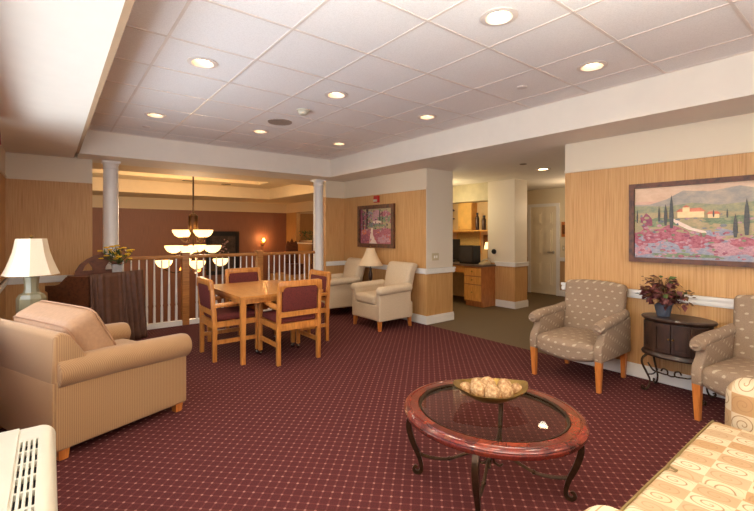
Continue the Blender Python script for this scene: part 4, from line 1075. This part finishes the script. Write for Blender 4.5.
ering(MB(), [(-.098, TZ-.028), (-.098, TZ-.004), (-.085, TZ+.001), (-.083, TZ-.028)]).build('inner_band', M['iron'], t)
m = MB(); seg = 96; vs = [((EA-.095)*math.cos(2*PI*k/seg), (EB-.095)*math.sin(2*PI*k/seg), z) for z in (TZ-.016, TZ-.010) for k in range(seg)]
m.raw(vs, [tuple(reversed(range(seg))), tuple(range(seg, 2*seg))]+[(k, (k+1) % seg, (k+1) % seg+seg, k+seg) for k in range(seg)]); m.build('glass_top', M['tableglass'], t)
inv = Matrix.Rotation(-TH, 4, 'Z')
def W2(x, y, z): return inv @ Vector((x-CTX, y-CTY, z))
inw = inv
for ang in (136, 208, 293, 28):
    ca, sa = math.cos(math.radians(ang)), math.sin(math.radians(ang))
    q = lambda r, z: inv @ Vector((ca*r, sa*r, z))
    pts = [q(.455, TZ-.045), q(.475, .33), q(.478, .27), q(.455, .19), q(.42, .11), q(.405, .05), q(.41, .018), q(.432, .010), q(.45, .026), q(.442, .046), q(.428, .042)]
    MB().tube(pts, [.022, .023, .023, .021, .018, .016, .015, .014, .013, .010, .008], smooth=6, square=True).build('leg', M['iron'], t)
    m = MB(); m.tube([q(.42, .12), q(.34, .10), q(.24, .10), q(.12, .14), q(.03, .13), q(.02, .10), q(.05, .085), q(.07, .10)], [.010, .010, .009, .009, .009, .008, .007, .006], smooth=6, seg=8)
    m.ball(q(.24, .10), .015, 1); m.build('stretcher', M['iron'], t)

BX, BY = 2.135, 1.58
t = thing('decorative_bowl', 'shallow gold bowl on the glass of the coffee table holding pale balls', 'bowl', (BX, BY, TZ-.009), -.667)
prof = [(.001, .0), (.05, .0), (.06, .006), (.11, .02), (.16, .045), (.195, .07), (.205, .083), (.198, .084), (.155, .055), (.105, .03), (.05, .014), (.001, .012)]
m = MB(); seg = 64; vs = []
for r, z in prof:
    for k in range(seg):
        a = 2*PI*k/seg; fl = 1+.02*math.sin(8*a)*(r/.2); e_ = abs(math.cos(a))**4*(r/.2)**3; vs.append((r*(1.04+.08*e_)*fl*math.cos(a), r*.84*fl*math.sin(a), z+.028*e_))
n = len(prof); m.raw(vs, [(i*seg+k, i*seg+(k+1) % seg, (i+1)*seg+(k+1) % seg, (i+1)*seg+k) for i in range(n-1) for k in range(seg)]); m.build('bowl', M['gold'], t)
rt = Vector((.786, -.618)); fw = Vector((.618, .786))
balls = [(-.145, .03, .085, .042, 'small tan ball at the left edge of the gold bowl'), (-.075, -.015, .098, .054, 'pinkish woven ball left of centre in the gold bowl'), (.0, -.045, .085, .055, 'large pale woven ball at the front of the gold bowl'),
         (.082, -.03, .088, .050, 'rough woven ball right of centre in the gold bowl'), (.0, .06, .100, .050, 'pale ball at the back centre of the gold bowl'), (.105, .055, .095, .044, 'tan ball at the back right of the gold bowl'), (-.06, .09, .092, .042, 'cream ball at the back left of the gold bowl'), (.16, .0, .095, .036, 'small golden ball at the right edge of the gold bowl')]
for a, b, z, r, lb in balls:
    o = MB().ball((0, 0, 0), r, 3, bumpy=.05).build('decorative_ball', M['ball'], loc=(BX+rt.x*a+fw.x*b, BY+rt.y*a+fw.y*b, TZ-.009+z-.022))
    tag(o, lb, 'decorative ball', 'woven balls in the gold bowl')

# ------------------------------------------------------------------ swirl sofa at lower right
t = thing('sofa', 'beige swirl patterned two seat sofa at the lower right corner', 'sofa', (2.01, .2, 0))
MB().box((-.86, -.42, .1), (.86, .38, .31), .02).build('base', M['swirl_front'], t)
for k, s in enumerate((-1, 1)):
    m = MB(); m.soft((.69, .80, .165), .03, (s*.346, .02, .39), (0, 0, .012), n=8); cu = m.build('seat_cushion', M['swirl_top'], t)
    for zz in (.466, .315):
        x0, x1, yf = s*.346-.335, s*.346+.335, .415
        pts = [(x0, -.3, zz), (x0, yf-.04, zz), (x0+.012, yf-.01, zz), (x0+.04, yf, zz), (x1-.04, yf, zz), (x1-.012, yf-.01, zz), (x1, yf-.04, zz), (x1, -.3, zz)]
        if zz > .4: pts = pts[1:-1]
        MB().tube(pts, .0055, seg=6, smooth=3).build('piping', M['piping'], cu)
for s in (-1, 1):
    m = MB(); m.soft((.20, .84, .62), .085, (s*.825, -.04, .375), (0, .01, .0), n=8); m.build('arm', M['swirl_x'], t)
MB().soft((1.46, .2, .72), .06, (0, -.45, .5), (0, .02, 0)).build('backrest', M['swirl_front'], t)
for s in (-1, 1): MB().soft((.655, .17, .42), .06, (s*.335, -.33, .64), (0, .02, 0), mat=T(0, 0, 0)).build('back_cushion', M['swirl_front'], t)
for x in (-1, 1):
    for y in (-1, 1): MB().taper((x*.8, y*.34, 0), .022, (x*.8, y*.34, .12), .03).build('leg', M['legoak'], t)

# ------------------------------------------------------------------ wall heater at lower left
t = thing('wall_heater', 'beige wall heating unit with slotted grille at the lower left corner', 'heater', (0, 0, 0))
Y0, Y1, ZT = 1.15, 2.285, .62
pr = [(-.435, .04), (-.435, ZT), (-.1, ZT), (-.1, ZT-.03), (-.034, ZT-.03), (-.034, ZT)]
for k in range(9): a = PI/2*(1-k/8); pr.append((-.034+.052*math.cos(a), ZT-.052+.052*math.sin(a)))
pr += [(.018, .12), (-.02, .04)]
m = MB(); m.prism(pr, 'y', Y0, Y1); m.box((-.1, Y1-.13, ZT-.03), (-.034, Y1-.0005, ZT)).box((-.1, Y0+.0005, ZT-.03), (-.034, Y0+.1, ZT)); m.build('cabinet', M['white'], t, smooth=30)
m = MB(); m.box((-.435, Y0, ZT), (-.101, Y1, ZT+.006), .003); m.build('top_panel', M['white'], t)
MB().box((-.099, Y0+.1, ZT-.0298), (-.035, Y1-.13, ZT-.026)).build('grille_recess', M['darkgrille'], t)
m = MB()
for k in range(5):
    x = -.097+.0155*k; m.box((x-.003, Y0+.1, ZT-.022), (x+.005, Y1-.13, ZT-.001))
y = Y1-.13
while y > Y0+.12: m.box((-.1, y-.008, ZT-.02), (-.034, y+.004, ZT-.0005)); y -= .105
m.build('grille', M['white'], t)
# valance at the window top
m = MB(); vs = []; n = 120; Ya, Yb = .1, 4.80
for j in range(6):
    for i in range(n+1):
        yy = Ya+(Yb-Ya)*i/n; vs.append((XL+.09+.02*math.sin(i*1.1)*(j/5+.3), yy, 2.43-.24*j/5-.02*abs(math.sin(i*.26))*(j/5)))
m.raw(vs, [(j*(n+1)+i, j*(n+1)+i+1, (j+1)*(n+1)+i+1, (j+1)*(n+1)+i) for j in range(5) for i in range(n)])
v = m.build('window_valance', M['valance'], smooth=80, recalc=False); tag(v, 'dark red floral valance at the top of the left window', 'valance')
sd = v.modifiers.new('thick', 'SOLIDIFY'); sd.thickness = .006

# ------------------------------------------------------------------ light
def area(name, loc, rot, sx, sy, e, c, spread=PI):
    l = bpy.data.lights.new(name, 'AREA'); l.shape = 'RECTANGLE'; l.size = sx; l.size_y = sy; l.energy = e; l.color = c; l.spread = spread
    o = bpy.data.objects.new(name, l); COL.objects.link(o); o.location = loc; o.rotation_euler = rot; return o
area('daylight_left', (XL-.2, (W0+W1)/2, (WZ0+WZ1)/2), (0, -PI/2, 0), WZ1-WZ0, W1-W0, 75, (.86, .92, 1))
area('ground_bounce', (-2.8, 2.4, .1), (0, math.radians(-130), 0), 2.6, 7, 170, (.84, .95, 1))
area('front_fill', (1.85, YN-.2, 1.45), (PI/2, 0, 0), 3.8, 1.5, 60, (.9, .95, 1))  # fill light through the added window behind the viewer
t = thing('fill_uplight', 'added bronze torchiere, out of view left of the swirl sofa, lighting the ceiling', 'fill light', (.72, -.3, 0))  # added lamp, out of view, throws fill light onto the ceiling
MB().lathe([(.001, 0), (.14, 0), (.14, .015), (.03, .035)], seg=32).build('base', M['iron'], t)
MB().lathe([(.014, .02), (.014, 1.7)], seg=14).build('pole', M['iron'], t)
MB().lathe([(.02, 1.66), (.10, 1.70), (.17, 1.77), (.165, 1.77), (.1, 1.71), (.02, 1.68)], seg=32, cap=False).build('lamp_bowl', M['iron'], t)
l = bpy.data.lights.new('ceiling_fill', 'SPOT'); l.energy = 380; l.color = (.98, 1, .92); l.spot_size = 2.75; l.spot_blend = .5; l.shadow_soft_size = .1
o = bpy.data.objects.new('ceiling_fill', l); COL.objects.link(o); o.location = (.72, -.3, 1.79); o.rotation_euler = (PI, 0, 0)
def point(name, loc, e, c, r=.08):
    l = bpy.data.lights.new(name, 'POINT'); l.energy = e; l.color = c; l.shadow_soft_size = r
    o = bpy.data.objects.new(name, l); COL.objects.link(o); o.location = loc; return o
point('chandelier_glow', (CX, CY, 1.75), 100, (1, .76, .50), .3)
point('chandelier_glow_low', (CX, CY, .5), 20, (1, .72, .40), .2)
point('cove_glow', (1.2, 9.6, 2.85), 9, (1, .80, .52), .2)
point('cove_glow', (3.9, 9.6, 2.85), 9, (1, .80, .52), .2)
point('sconce_light', (5.7, FY-.25, 1.2), 7, (1, .55, .2), .05)
point('office_light', (6.2, 5.7, 1.9), 15, (1, .88, .56), .15)
point('hall_fill', (8.0, 3.9, 1.9), 14, (1, .80, .55), .1)  # added fill point without a fitting, brightens the door wall
point('alcove_lamp', (7.6, 11.3, 2.2), 14, (1, .72, .42), .1)

wd = bpy.data.worlds.new('sky'); SC.world = wd; wd.use_nodes = True; nt = wd.node_tree
bg = nt.nodes['Background']; sk = nt.nodes.new('ShaderNodeTexSky'); sk.sky_type = 'HOSEK_WILKIE'; sk.sun_direction = (-.3, .2, .9)
nt.links.new(sk.outputs[0], bg.inputs[0]); bg.inputs[1].default_value = .5

SC.view_settings.view_transform = 'Standard'; SC.view_settings.look = 'None'; SC.view_settings.gamma = 1; SC.view_settings.use_curve_mapping = False
SC.view_settings.exposure = 0.64
